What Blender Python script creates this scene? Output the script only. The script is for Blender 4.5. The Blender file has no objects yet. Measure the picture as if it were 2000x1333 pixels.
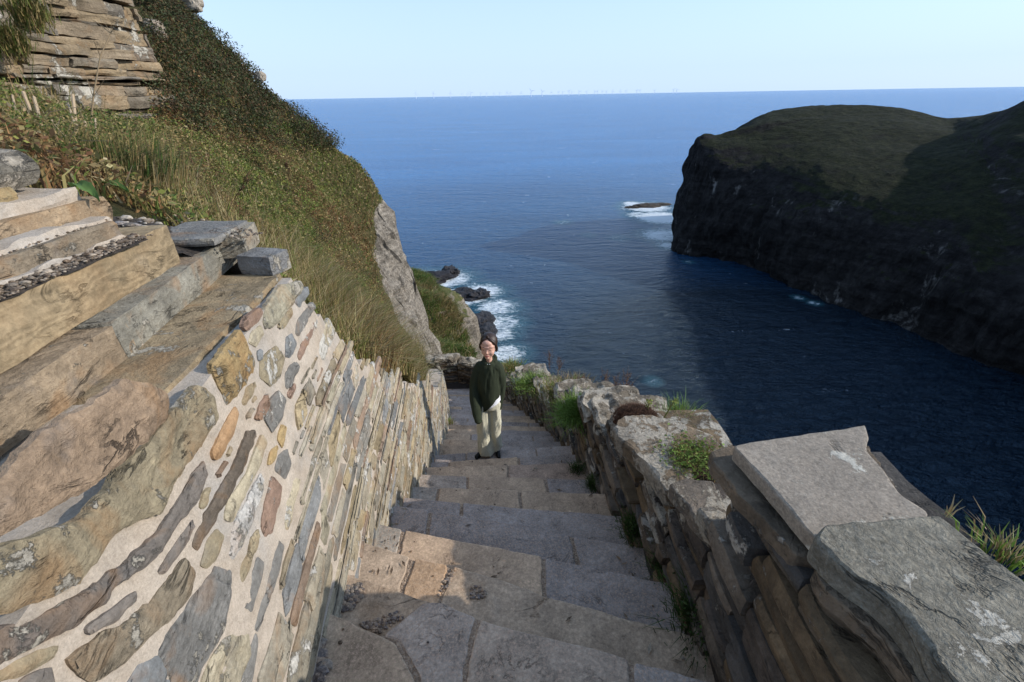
import bpy, math, random
import numpy as np
from mathutils import Matrix, Vector
random.seed(7)
RNG = np.random.default_rng(11)
sc = bpy.context.scene
COL = sc.collection
R = math.radians

# ------------------------------------------------------------------ camera
PITCH = R(28.5); ROLL = math.asin(0.0175); FPX = 885.0
f_ = np.array([0, math.cos(PITCH), -math.sin(PITCH)])
u0 = np.array([0, math.sin(PITCH), math.cos(PITCH)]); r0 = np.array([1., 0, 0])
r_ = math.cos(ROLL) * r0 - math.sin(ROLL) * u0
u_ = math.sin(ROLL) * r0 + math.cos(ROLL) * u0
cam = bpy.data.cameras.new('camera'); camo = bpy.data.objects.new('camera', cam); COL.objects.link(camo)
cam.sensor_width = 36; cam.lens = FPX / 2000 * 36; cam.clip_start = 0.05; cam.clip_end = 120000
camo.matrix_world = Matrix(((r_[0], u_[0], -f_[0], 0), (r_[1], u_[1], -f_[1], 0), (r_[2], u_[2], -f_[2], 0), (0, 0, 0, 1)))
sc.camera = camo
def ray(px, py): return f_ + (px - 1000) / FPX * r_ + (666.5 - py) / FPX * u_
def atY(px, py, Y): d = ray(px, py); return d * (Y / d[1])
def atZ(px, py, z): d = ray(px, py); return d * (z / d[2])
def project(p):
    p = np.asarray(p, float); d = p @ f_
    return 1000 + FPX * (p @ r_) / d, 666.5 - FPX * (p @ u_) / d

# ------------------------------------------------------------------ light
SUN_EL, SUN_AZ = 26.0, 91.0        # azimuth clockwise from +Y: from the right
w = bpy.data.worlds.new('World'); sc.world = w; w.use_nodes = True
nt = w.node_tree; nt.nodes.clear()
sky = nt.nodes.new('ShaderNodeTexSky'); sky.sky_type = 'NISHITA'; sky.sun_disc = False
sky.sun_elevation = R(SUN_EL); sky.sun_rotation = R(SUN_AZ); sky.air_density = 1.0; sky.dust_density = 0.6; sky.ozone_density = 3.0
bg = nt.nodes.new('ShaderNodeBackground'); bg.inputs[1].default_value = 0.15
wo = nt.nodes.new('ShaderNodeOutputWorld')
hs = nt.nodes.new('ShaderNodeTexCoord'); hz = nt.nodes.new('ShaderNodeSeparateXYZ'); nt.links.new(hs.outputs['Generated'], hz.inputs[0])
hm = nt.nodes.new('ShaderNodeMapRange'); hm.inputs[1].default_value = 0.04; hm.inputs[2].default_value = .30; hm.inputs[3].default_value = .92; hm.inputs[4].default_value = .42
nt.links.new(hz.outputs[2], hm.inputs[0])
mx = nt.nodes.new('ShaderNodeMix'); mx.data_type = 'RGBA'; nt.links.new(hm.outputs[0], mx.inputs[0]); nt.links.new(sky.outputs[0], mx.inputs[6])
mx.inputs[7].default_value = (2.5, 3.3, 4.5, 1)      # pale sea air low over the horizon
nt.links.new(mx.outputs[2], bg.inputs[0]); nt.links.new(bg.outputs[0], wo.inputs[0])
sl = bpy.data.lights.new('sun', 'SUN'); sl.energy = 2.45; sl.angle = R(0.55); sl.color = (1, 0.94, 0.86)
slo = bpy.data.objects.new('sun', sl); COL.objects.link(slo)
sd = Vector((math.sin(R(SUN_AZ)) * math.cos(R(SUN_EL)), math.cos(R(SUN_AZ)) * math.cos(R(SUN_EL)), math.sin(R(SUN_EL))))
slo.rotation_euler = sd.to_track_quat('Z', 'Y').to_euler()
sc.view_settings.view_transform = 'Standard'; sc.view_settings.look = 'None'
sc.view_settings.exposure = 0.74; sc.view_settings.gamma = 1

# ------------------------------------------------------------------ noise
def _hash(ix, iy, iz, s):
    h = (ix * 374761393 + iy * 668265263 + iz * 2147483647 + s * 1274126177) & 0xFFFFFFFF
    h = ((h ^ (h >> 13)) * 1274126177) & 0xFFFFFFFF
    return ((h ^ (h >> 16)) & 0xFFFFFF) / float(0xFFFFFF)
def vnoise(p, s=0):
    p = np.asarray(p, float); i = np.floor(p).astype(np.int64); f = p - i; f = f * f * (3 - 2 * f); o = 0
    for a in (0, 1):
        wa = f[..., 0] if a else 1 - f[..., 0]
        for b in (0, 1):
            wb = f[..., 1] if b else 1 - f[..., 1]
            for c in (0, 1):
                wc = f[..., 2] if c else 1 - f[..., 2]
                o = o + wa * wb * wc * _hash(i[..., 0] + a, i[..., 1] + b, i[..., 2] + c, s)
    return o * 2 - 1
def fbm(p, oct=4, s=0, gain=.5):
    p = np.asarray(p, float); a = 1; o = 0; t = 0
    for k in range(oct):
        o = o + a * vnoise(p * 2.03 ** k + 17.3 * k, s + k); t += a; a *= gain
    return o / t

# ------------------------------------------------------------------ mesh building
class MB:
    def __init__(s): s.v = []; s.n = 0; s.l = []; s.z = []; s.c = []
    def add(s, v, faces, col=(1, 1, 1)):
        v = np.asarray(v, float).reshape(-1, 3)
        c = np.asarray(col, float)
        if c.ndim == 1: c = np.tile(c, (len(v), 1))
        if isinstance(faces, np.ndarray):
            s.l.append((faces + s.n).ravel()); s.z.append(np.full(len(faces), faces.shape[1]))
        else:
            for f in faces:
                s.l.append(np.asarray(f) + s.n); s.z.append(np.array([len(f)]))
        s.v.append(v); s.c.append(c[:, :3]); s.n += len(v)
    def build(s, name, mat, parent=None, smooth=False):
        me = bpy.data.meshes.new(name)
        v = np.concatenate(s.v); l = np.concatenate(s.l).astype(np.int32); z = np.concatenate(s.z).astype(np.int32)
        me.vertices.add(len(v)); me.vertices.foreach_set('co', v.astype(np.float32).ravel())
        me.loops.add(len(l)); me.loops.foreach_set('vertex_index', l)
        me.polygons.add(len(z)); st = np.concatenate([[0], np.cumsum(z)[:-1]]).astype(np.int32)
        me.polygons.foreach_set('loop_start', st); me.polygons.foreach_set('loop_total', z)
        me.polygons.foreach_set('use_smooth', np.full(len(z), smooth))
        me.update(calc_edges=True)
        a = me.color_attributes.new('col', 'FLOAT_COLOR', 'POINT')
        c = np.concatenate([np.concatenate(s.c), np.ones((len(v), 1))], 1)
        a.data.foreach_set('color', c.astype(np.float32).ravel())
        me.materials.append(mat); me.validate()
        o = bpy.data.objects.new(name, me); COL.objects.link(o)
        if parent:
            o.parent = parent; o.matrix_parent_inverse = parent.matrix_basis.inverted()
        return o
def empty(name, loc, label=None, cat=None, group=None):
    o = bpy.data.objects.new(name, None); COL.objects.link(o); o.location = Vector([float(a) for a in loc]); o.empty_display_size = .1
    return tag(o, label, cat, group)
def tag(o, label=None, cat=None, group=None, kind=None):
    if label: o['label'] = label
    if cat: o['category'] = cat
    if group: o['group'] = group
    if kind: o['kind'] = kind
    return o
def gridfaces(nu, nv):     # verts ordered u*nv+v
    a = np.arange((nu - 1) * nv).reshape(nu - 1, nv)[:, :-1].ravel()
    return np.stack([a, a + nv, a + nv + 1, a + 1], 1)
def cubegrid(nx, ny, nz):
    """surface grid of a unit cube, merged; returns verts in 0..1 and quads"""
    idx = {}; vs = []; fs = []
    def vid(i, j, k):
        if (i, j, k) not in idx: idx[(i, j, k)] = len(vs); vs.append((i / nx, j / ny, k / nz))
        return idx[(i, j, k)]
    for i in range(nx):
        for j in range(ny):
            fs.append((vid(i, j, 0), vid(i, j + 1, 0), vid(i + 1, j + 1, 0), vid(i + 1, j, 0)))
            fs.append((vid(i, j, nz), vid(i + 1, j, nz), vid(i + 1, j + 1, nz), vid(i, j + 1, nz)))
    for i in range(nx):
        for k in range(nz):
            fs.append((vid(i, 0, k), vid(i + 1, 0, k), vid(i + 1, 0, k + 1), vid(i, 0, k + 1)))
            fs.append((vid(i, ny, k), vid(i, ny, k + 1), vid(i + 1, ny, k + 1), vid(i + 1, ny, k)))
    for j in range(ny):
        for k in range(nz):
            fs.append((vid(0, j, k), vid(0, j, k + 1), vid(0, j + 1, k + 1), vid(0, j + 1, k)))
            fs.append((vid(nx, j, k), vid(nx, j + 1, k), vid(nx, j + 1, k + 1), vid(nx, j, k + 1)))
    return np.array(vs), np.array(fs)
_cg = {}
def hexblock(mb, c8, n=(8, 6, 3), amp=.012, scale=6., col=(1, 1, 1), rnd=.25, seed=0, strata=0.):
    """rough rock block: c8 = corners [x0y0z0,x1y0z0,x1y1z0,x0y1z0, same at z1]"""
    if n not in _cg: _cg[n] = cubegrid(*n)
    U, F = _cg[n]; c8 = np.asarray(c8, float)
    ctr = np.array([.5, .5, .5]); q = (U - .5) * 2
    ln = np.sqrt((q ** 2).sum(1)); q2 = q / np.maximum(ln, 1e-6)[:, None] * np.abs(q).max(1)[:, None] * 1.25
    P = (q * (1 - rnd) + q2 * rnd) / 2 + .5
    x, y, z = P[:, 0:1], P[:, 1:2], P[:, 2:3]
    b = (c8[0] * (1 - x) + c8[1] * x) * (1 - y) + (c8[3] * (1 - x) + c8[2] * x) * y
    t = (c8[4] * (1 - x) + c8[5] * x) * (1 - y) + (c8[7] * (1 - x) + c8[6] * x) * y
    V = b * (1 - z) + t * z
    so = seed * 13.7
    D = np.stack([fbm(V * scale + so + 5 * k, 3, k * 9 + seed % 97) for k in range(3)], 1)
    if strata:
        D[:, :2] += strata * vnoise(np.stack([V[:, 0] * 1.5, V[:, 1] * 1.5, V[:, 2] * 45 + so], 1), seed % 50)[:, None] * (q[:, :2] != 0)
    mb.add(V + D * amp, F, col)
def box8(x0, x1, y0, y1, z0, z1):
    return [(x0, y0, z0), (x1, y0, z0), (x1, y1, z0), (x0, y1, z0), (x0, y0, z1), (x1, y0, z1), (x1, y1, z1), (x0, y1, z1)]
def poly_area(p): return .5 * np.sum(p[:, 0] * np.roll(p[:, 1], -1) - np.roll(p[:, 0], -1) * p[:, 1])
def resample(p, step):
    p = np.asarray(p, float); out = []
    for i in range(len(p)):
        a, b = p[i], p[(i + 1) % len(p)]; L = np.linalg.norm(b - a); n = max(1, int(round(L / step)))
        for k in range(n): out.append(a + (b - a) * k / n)
    return np.array(out)
def offset_poly(p, d):
    e = np.roll(p, -1, 0) - np.roll(p, 1, 0); n = np.stack([-e[:, 1], e[:, 0]], 1)
    n /= np.maximum(np.linalg.norm(n, axis=1), 1e-9)[:, None]
    return p + n * d
def smooth_poly(p, it=1):
    for _ in range(it): p = p * .5 + (np.roll(p, 1, 0) + np.roll(p, -1, 0)) * .25
    return p
from mathutils.geometry import delaunay_2d_cdt
def cap(mb, ring, f, col, step=0, amp=0):
    """fill a closed outline; f maps (N,2) to (N,3); interior points give the surface real relief"""
    n = len(ring); pts = [Vector(q) for q in ring]
    if step:
        lo, hi = ring.min(0), ring.max(0)
        gx, gy = np.meshgrid(np.arange(lo[0] + step / 2, hi[0], step), np.arange(lo[1] + step / 2, hi[1], step)); G = np.stack([gx.ravel(), gy.ravel()], 1) + RNG.uniform(-.3, .3, (gx.size, 2)) * step
        d = np.sqrt(((G[:, None] - ring[None]) ** 2).sum(2)).min(1); G = G[d > step * .45]; pts += [Vector(q) for q in G]
    vs, _, fs, _, _, _ = delaunay_2d_cdt(pts, [(i, (i + 1) % n) for i in range(n)], [], 1, 1e-6)
    if not fs: return
    V = np.array([v[:] for v in vs])
    F = np.array([t if (V[t[1]][0] - V[t[0]][0]) * (V[t[2]][1] - V[t[0]][1]) - (V[t[1]][1] - V[t[0]][1]) * (V[t[2]][0] - V[t[0]][0]) > 0 else t[::-1] for t in fs if len(t) == 3])
    P = f(V)
    mb.add(P, F, col)
def prism(mb, pts, zt, zb, bevel=.01, col=(1, 1, 1), step=.04, amp=.006, seed=0, tilt=(0, 0), relief=.007):
    """irregular flat slab with worn edges; zt top, zb bottom"""
    p = np.asarray(pts, float)
    if poly_area(p) < 0: p = p[::-1]
    p = resample(p, step * .45); p = smooth_poly(p, 1); n = len(p)
    q = np.c_[p * 11 + seed * 3.1, np.zeros(n)]
    p = p + np.stack([fbm(q, 5, 1, .65), fbm(q + 40, 5, 2, .65)], 1) * amp * 1.6
    chip = np.clip(1 + 1.6 * fbm(np.c_[p * 16, np.full(n, seed * 2.3)], 3, 5), .25, 2.4)[:, None]
    c = p.mean(0)
    def lev(P, z): return np.c_[P, z + (P - c) @ np.array(tilt)]
    zn = fbm(np.c_[p * 6, np.full(n, seed * 1.7)], 2) * bevel * .5
    p1 = p + (offset_poly(p, bevel * .3) - p) * chip; p2 = p + (offset_poly(p, bevel * .95) - p) * chip
    rings = [lev(p, np.full(n, zb)), lev(p, zt - bevel * 1.1 + zn), lev(p1, zt - bevel * .35 + zn), lev(p2, np.full(n, float(zt)))]
    V = np.concatenate(rings); F = []
    for k in range(3):
        for i in range(n):
            j = (i + 1) % n; F.append((k * n + i, k * n + j, (k + 1) * n + j, (k + 1) * n + i))
    mb.add(V, np.array(F), col)
    def top(V):
        d = np.sqrt(((V[:, None] - p2[None]) ** 2).sum(2)).min(1); k = np.clip(d / .05, 0, 1)
        z = zt + (V - c) @ np.array(tilt) + k * (relief * fbm(np.c_[V * 5, np.full(len(V), seed * 1.3)], 3, 7) - relief * .3)
        return np.c_[V, z]
    cap(mb, p2, top, col, step if relief and step < .05 else 0)

# ------------------------------------------------------------------ materials
def new_mat(name):
    m = bpy.data.materials.new(name); m.use_nodes = True; t = m.node_tree
    return m, t, t.nodes['Principled BSDF']
def N(t, typ, **kw):
    n = t.nodes.new(typ)
    for k, v in kw.items():
        if k.startswith('i_'):
            key = k[2:]; key = int(key) if key.isdigit() else key
            n.inputs[key].default_value = v
        else: setattr(n, k, v)
    return n
def noise(t, vec, scale, detail=6, rough=.6, dist=0):
    n = N(t, 'ShaderNodeTexNoise'); n.inputs['Scale'].default_value = scale; n.inputs['Detail'].default_value = detail
    n.inputs['Roughness'].default_value = rough; n.inputs['Distortion'].default_value = dist
    if vec is not None: t.links.new(vec, n.inputs['Vector'])
    return n.outputs['Fac']
def mr(t, v, a, b, c, d, clamp=True):
    n = N(t, 'ShaderNodeMapRange', clamp=clamp); n.inputs[1].default_value = a; n.inputs[2].default_value = b
    n.inputs[3].default_value = c; n.inputs[4].default_value = d; t.links.new(v, n.inputs[0]); return n.outputs[0]
def math_(t, op, a, b=None):
    n = N(t, 'ShaderNodeMath', operation=op)
    for i, x in enumerate((a, b)):
        if x is None: continue
        if isinstance(x, (int, float)): n.inputs[i].default_value = x
        else: t.links.new(x, n.inputs[i])
    return n.outputs[0]
def mix(t, fac, a, b, blend='MIX'):
    n = N(t, 'ShaderNodeMix', data_type='RGBA', blend_type=blend)
    for s, x in ((0, fac), (6, a), (7, b)):
        if isinstance(x, (int, float)): n.inputs[s].default_value = x
        elif isinstance(x, tuple): n.inputs[s].default_value = (*x, 1)
        else: t.links.new(x, n.inputs[s])
    return n.outputs[2]
def bump(t, h, strength, dist, prev=None):
    b = N(t, 'ShaderNodeBump'); b.inputs['Strength'].default_value = strength; b.inputs['Distance'].default_value = dist
    t.links.new(h, b.inputs['Height'])
    if prev is not None: t.links.new(prev, b.inputs['Normal'])
    return b.outputs[0]
def mapping(t, vec, scale=(1, 1, 1), rot=(0, 0, 0)):
    m = N(t, 'ShaderNodeMapping'); m.inputs['Scale'].default_value = scale; m.inputs['Rotation'].default_value = rot
    t.links.new(vec, m.inputs[0]); return m.outputs[0]
def scl(t, col, v):      # multiply a colour by a scalar socket
    n = N(t, 'ShaderNodeVectorMath', operation='SCALE'); t.links.new(col, n.inputs[0]); t.links.new(v, n.inputs['Scale']); return n.outputs[0]

def rock_mat(name, s=1.0, lichen=0.0, lich_col=(.5, .46, .38), dark=0.0, speck=0.0, speck_col=(.4, .3, .22), swirl=0.0,
             bstr=.6, bdist=.01, rough=.9, var=(.65, 1.3), warm=0.0, lscale=9.):
    m, t, p = new_mat(name)
    tc = N(t, 'ShaderNodeTexCoord').outputs['Object']
    at = N(t, 'ShaderNodeAttribute', attribute_name='col').outputs['Color']
    n1 = noise(t, tc, 5 * s, 8, .65); n2 = noise(t, tc, 28 * s, 6, .7, .4)
    st = noise(t, mapping(t, tc, (2 * s, 2 * s, 26 * s)), 1.6, 5, .6, .35)
    c = scl(t, at, mr(t, n1, .3, .7, var[0], var[1]))
    c = scl(t, c, mr(t, n2, .25, .75, .72, 1.25))
    c = scl(t, c, mr(t, st, .3, .7, .9, 1.08))
    ck = noise(t, mapping(t, tc, (2.2 * s, 2.2 * s, 5 * s)), 1, 6, .62, 1.1)
    ckm = mr(t, math_(t, 'ABSOLUTE', math_(t, 'SUBTRACT', ck, .5)), 0, .022, 1, 0)
    cku = math_(t, 'MULTIPLY', ckm, mr(t, noise(t, tc, 4 * s, 3, .6), .5, .62, 0, 1))
    c = scl(t, c, mr(t, cku, 0, 1, 1, .42))
    fl = noise(t, tc, 75 * s, 5, .75, .3); c = scl(t, c, mr(t, fl, .3, .7, .82, 1.17))
    if warm:
        wn = noise(t, tc, 3.3 * s, 4, .6, .8)
        c = mix(t, mr(t, wn, .52, .66, 0, warm), c, (.36, .19, .075))
        wn2 = noise(t, tc, 4.7 * s, 3, .6, .3)
        c = mix(t, mr(t, wn2, .6, .7, 0, warm * .8), c, (.17, .17, .17))
    h = math_(t, 'ADD', math_(t, 'MULTIPLY', n2, .7), math_(t, 'MULTIPLY', st, .35)); h = math_(t, 'SUBTRACT', h, math_(t, 'MULTIPLY', cku, .5))
    h = math_(t, 'ADD', h, n1)
    if swirl:
        wv = N(t, 'ShaderNodeTexWave', wave_type='BANDS', bands_direction='Z'); wv.inputs['Scale'].default_value = 3.2 * swirl
        wv.inputs['Distortion'].default_value = 16; wv.inputs['Detail'].default_value = 4; wv.inputs['Detail Scale'].default_value = 2.2
        t.links.new(mapping(t, tc, (.8, .8, 2.2)), wv.inputs[0])
        c = scl(t, c, mr(t, wv.outputs['Fac'], 0, 1, .82, 1.06)); h = math_(t, 'ADD', h, math_(t, 'MULTIPLY', wv.outputs['Fac'], .12))
    if speck:
        v = noise(t, tc, 95 * s, 4, .75, .6)
        c = mix(t, mr(t, v, .5, .62, 0, speck), c, speck_col)
        v2 = noise(t, tc, 60 * s, 4, .8, .2)
        c = scl(t, c, mr(t, v2, .35, .65, .75, 1.2))
    if lichen:
        l1 = noise(t, tc, lscale, 9, .72, .25); l0 = noise(t, tc, lscale * .28, 3, .5)
        lm = math_(t, 'ADD', l1, math_(t, 'MULTIPLY', math_(t, 'SUBTRACT', l0, .5), .7))
        th = .62 - .3 * lichen
        lmk = mr(t, lm, th, th + .035, 0, 1)
        lc = scl(t, N_rgb(t, lich_col), mr(t, noise(t, tc, 70, 5, .7), .3, .7, .6, 1.25))
        c = mix(t, lmk, c, lc); h = math_(t, 'ADD', h, math_(t, 'MULTIPLY', lmk, .35))
    if dark:
        d = noise(t, tc, 3.1, 7, .7, .5); c = mix(t, mr(t, d, .5, .62, 0, dark), c, (.02, .016, .012))
    t.links.new(c, p.inputs['Base Color']); p.inputs['Roughness'].default_value = rough
    p.inputs['Specular IOR Level'].default_value = .25
    t.links.new(bump(t, h, bstr, bdist), p.inputs['Normal'])
    return m
def N_rgb(t, c):
    n = N(t, 'ShaderNodeRGB'); n.outputs[0].default_value = (*c, 1); return n.outputs[0]
def leaf_mat(name, rough=.7, trans=.25):
    m, t, p = new_mat(name)
    at = N(t, 'ShaderNodeAttribute', attribute_name='col').outputs['Color']
    t.links.new(at, p.inputs['Base Color']); p.inputs['Roughness'].default_value = rough; p.inputs['Specular IOR Level'].default_value = .2
    tr = N(t, 'ShaderNodeBsdfTranslucent'); t.links.new(at, tr.inputs[0])
    ms = N(t, 'ShaderNodeMixShader'); ms.inputs[0].default_value = trans
    t.links.new(p.outputs[0], ms.inputs[1]); t.links.new(tr.outputs[0], ms.inputs[2])
    t.links.new(ms.outputs[0], t.nodes['Material Output'].inputs[0]); return m
def plain_mat(name, col, rough=.8, bs=0, scale=60, spec=.3):
    m, t, p = new_mat(name); p.inputs['Base Color'].default_value = (*col, 1); p.inputs['Roughness'].default_value = rough
    p.inputs['Specular IOR Level'].default_value = spec
    if bs:
        tc = N(t, 'ShaderNodeTexCoord').outputs['Object']; n = noise(t, tc, scale, 5, .6)
        t.links.new(scl(t, N_rgb(t, col), mr(t, n, .3, .7, .8, 1.2)), p.inputs['Base Color'])
        t.links.new(bump(t, n, bs, .004), p.inputs['Normal'])
    return m

M = {}
M['wallstone'] = rock_mat('wall stone', 1.6, lichen=.08, bstr=.8, bdist=.014, warm=.3, lich_col=(.50, .47, .41), var=(.7, 1.25), lscale=12)
M['bigstone'] = rock_mat('large wall stone', 1.5, lichen=.02, bstr=.95, bdist=.024, warm=.4, lscale=16, lich_col=(.40, .36, .29))
M['swirl'] = rock_mat('swirled sandstone', 1.2, swirl=1, bstr=.6, bdist=.012, warm=.15)
M['coping'] = rock_mat('lichened coping', 1.5, lichen=.5, bstr=1, bdist=.035, dark=.35, lich_col=(.46, .40, .315), lscale=9)
M['coping2'] = rock_mat('lichen streaked face', 1.5, lichen=.42, bstr=1, bdist=.03, dark=.4, lich_col=(.46, .41, .33), lscale=8)
M['drystone'] = rock_mat('dark dry stone', 1.5, lichen=.1, bstr=.9, bdist=.02, dark=.5, lscale=8, lich_col=(.42, .38, .32))
M['slab'] = rock_mat('parapet slab', 1.4, lichen=.03, bstr=.6, bdist=.008, speck=.35, speck_col=(.42, .37, .3), var=(.85, 1.12), lscale=6)
M['slabrough'] = rock_mat('rough parapet slab', 1.0, lichen=.06, bstr=1.0, bdist=.03, speck=.35, speck_col=(.36, .33, .27), var=(.6, 1.3))
M['step'] = rock_mat('step flagstone', 1.2, bstr=.55, bdist=.006, speck=.85, speck_col=(.50, .35, .25), var=(.62, 1.25))
M['stepbrown'] = rock_mat('brown step stone', 1.1, bstr=.7, bdist=.01, speck=.4, speck_col=(.5, .38, .27), warm=.25, var=(.6, 1.25))
M['cliffrock'] = rock_mat('strata rock', .6, lichen=.03, bstr=.9, bdist=.05, dark=.1, lscale=2.5, warm=.25)
M['searock'] = rock_mat('wet sea rock', .12, bstr=1, bdist=.4, rough=.55, var=(.5, 1.4))
M['leaf'] = leaf_mat('leaf'); M['dry'] = leaf_mat('dry stalk', .85, .1)

def mortar_mat():
    m, t, p = new_mat('lime mortar'); tc = N(t, 'ShaderNodeTexCoord').outputs['Object']
    n = noise(t, tc, 160, 6, .75); n2 = noise(t, tc, 6, 5, .6); n3 = noise(t, tc, 420, 2, .6)
    c = mix(t, mr(t, n2, .3, .7, 0, 1), (.42, .345, .265), (.53, .455, .37))
    c = mix(t, mr(t, noise(t, tc, 2.3, 4, .6, .6), .5, .7, 0, .7), c, (.40, .375, .34))
    c = scl(t, c, mr(t, n, .3, .7, .74, 1.2)); c = scl(t, c, mr(t, noise(t, tc, 19, 7, .7, .5), .35, .65, .86, 1.1)); c = mix(t, mr(t, n3, .66, .7, 0, .6), c, (.16, .13, .11))
    t.links.new(c, p.inputs['Base Color']); p.inputs['Roughness'].default_value = .95; p.inputs['Specular IOR Level'].default_value = .15
    h = math_(t, 'ADD', n, math_(t, 'MULTIPLY', n2, 2.5))
    t.links.new(bump(t, h, .7, .006), p.inputs['Normal']); return m
M['mortar'] = mortar_mat()
def soil_mat(name, c0, c1, sc_=40):
    m, t, p = new_mat(name); tc = N(t, 'ShaderNodeTexCoord').outputs['Object']
    n = noise(t, tc, sc_, 8, .8, .4); v = N(t, 'ShaderNodeTexVoronoi'); v.inputs['Scale'].default_value = sc_ * 1.6; t.links.new(tc, v.inputs[0])
    c = mix(t, mr(t, n, .42, .62, 0, 1), c0, c1)
    t.links.new(c, p.inputs['Base Color']); p.inputs['Roughness'].default_value = .95
    t.links.new(bump(t, math_(t, 'ADD', n, v.outputs['Distance']), .9, .012), p.inputs['Normal']); return m
M['soil'] = soil_mat('dark soil', (.022, .018, .015), (.075, .058, .045))
M['joint'] = soil_mat('step joint', (.20, .14, .095), (.50, .37, .26), 60)

# ------------------------------------------------------------------ sea
SEA = -50.0
def sea():
    m, t, p = new_mat('sea water')
    pos = N(t, 'ShaderNodeNewGeometry').outputs['Position']
    def S(px, py): q = atZ(px, py, SEA); return q[0], q[1]
    a = noise(t, mapping(t, pos, (.055, .16, 0), (0, 0, R(12))), 1, 4, .6, .6)
    b = noise(t, mapping(t, pos, (.22, .5, 0), (0, 0, R(-14))), 1, 5, .65, .5)
    c_ = noise(t, mapping(t, pos, (.9, 1.7, 0), (0, 0, R(20))), 1, 4, .6, .4)
    h = math_(t, 'ADD', math_(t, 'MULTIPLY', a, 3.2), math_(t, 'MULTIPLY', b, 2.4)); h = math_(t, 'ADD', h, math_(t, 'MULTIPLY', c_, .8))
    # foam round named spots: (pixel of the spot, radius in metres, strength)
    spots = [((868, 545), 15, 1), ((905, 580), 13, 1), ((940, 570), 12, .95), ((970, 600), 11, .9), ((985, 630), 9, .85), ((945, 640), 10, 1), ((975, 650), 8, .9), ((990, 690), 8, .9),
             ((820, 535), 10, .7), ((1262, 405), 19, 1.15), ((1290, 425), 19, 1.2), ((1300, 460), 17, 1.0), ((1250, 420), 12, .9), ((1235, 398), 10, 1.0), ((1310, 480), 9, 1.0),
             ((1100, 435), 7, .6), ((1560, 582), 3, .75), ((1590, 592), 3, .75), ((1275, 745), 3, .55), ((1150, 460), 6, .5), ((1210, 465), 8, .55), ((1345, 512), 3, .7)]
    acc = None
    dn = noise(t, mapping(t, pos, (.1, .1, 0)), 1, 3, .6)
    for (px, r, s) in spots:
        x, y = S(*px)
        d = N(t, 'ShaderNodeVectorMath', operation='DISTANCE'); t.links.new(pos, d.inputs[0]); d.inputs[1].default_value = (x, y, SEA)
        e = mr(t, d.outputs['Value'], r * .3, r * 1.05, s, 0)
        acc = e if acc is None else math_(t, 'MAXIMUM', acc, e)
    fn = noise(t, mapping(t, pos, (.20, .42, 0), (0, 0, R(30))), 1, 10, .78, 2.2)
    fm = math_(t, 'ADD', math_(t, 'MULTIPLY', acc, .48), math_(t, 'MULTIPLY', fn, .95))
    fm = math_(t, 'MULTIPLY', mr(t, fm, .80, .93, 0, 1), mr(t, acc, 0, .1, 0, 1))
    crest = mr(t, math_(t, 'ADD', a, math_(t, 'MULTIPLY', fn, .6)), 1.02, 1.07, 0, .45)
    fm = math_(t, 'MAXIMUM', fm, crest)
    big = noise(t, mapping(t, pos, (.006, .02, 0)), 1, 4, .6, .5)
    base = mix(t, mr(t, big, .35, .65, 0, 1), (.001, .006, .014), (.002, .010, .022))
    # deep water is bluer offshore; the headland's shade is painted near-black into the inlet
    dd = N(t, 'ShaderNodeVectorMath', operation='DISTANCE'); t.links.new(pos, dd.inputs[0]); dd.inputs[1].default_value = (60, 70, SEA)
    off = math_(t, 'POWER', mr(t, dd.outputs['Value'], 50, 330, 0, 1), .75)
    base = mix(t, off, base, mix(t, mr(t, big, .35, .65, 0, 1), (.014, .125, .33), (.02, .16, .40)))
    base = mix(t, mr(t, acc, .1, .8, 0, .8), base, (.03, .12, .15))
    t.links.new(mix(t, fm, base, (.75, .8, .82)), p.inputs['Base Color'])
    t.links.new(mr(t, fm, 0, 1, .24, .8), p.inputs['Roughness']); p.inputs['IOR'].default_value = 1.33
    t.links.new(bump(t, h, 1.0, .8), p.inputs['Normal']); p.inputs['Specular IOR Level'].default_value = .85; p.inputs['Specular Tint'].default_value = (.50, .78, 1.0, 1)
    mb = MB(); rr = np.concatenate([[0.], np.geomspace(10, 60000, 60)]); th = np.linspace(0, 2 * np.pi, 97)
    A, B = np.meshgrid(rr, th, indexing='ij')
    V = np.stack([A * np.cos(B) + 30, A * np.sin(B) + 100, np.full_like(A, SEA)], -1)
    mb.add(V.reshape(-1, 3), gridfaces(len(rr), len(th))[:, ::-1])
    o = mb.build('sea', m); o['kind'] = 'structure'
sea()

# ------------------------------------------------------------------ terrain helper: thin interpolation through control points
class RBF:
    def __init__(s, pts, sm=0.0):
        P = np.asarray(pts, float); s.c = P[:, :2]; n = len(P)
        D = np.linalg.norm(s.c[:, None] - s.c[None], axis=2)
        A = np.zeros((n + 3, n + 3)); A[:n, :n] = D + sm * np.eye(n); A[:n, n] = 1; A[:n, n + 1:] = s.c; A[n:, :n] = A[:n, n:].T
        s.w = np.linalg.solve(A, np.r_[P[:, 2], 0, 0, 0]); s.n = n
    def __call__(s, X, Y):
        X = np.asarray(X, float); Y = np.asarray(Y, float); o = s.w[s.n] + s.w[s.n + 1] * X + s.w[s.n + 2] * Y
        for i in range(s.n): o = o + s.w[i] * np.sqrt((X - s.c[i, 0]) ** 2 + (Y - s.c[i, 1]) ** 2)
        return o

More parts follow.
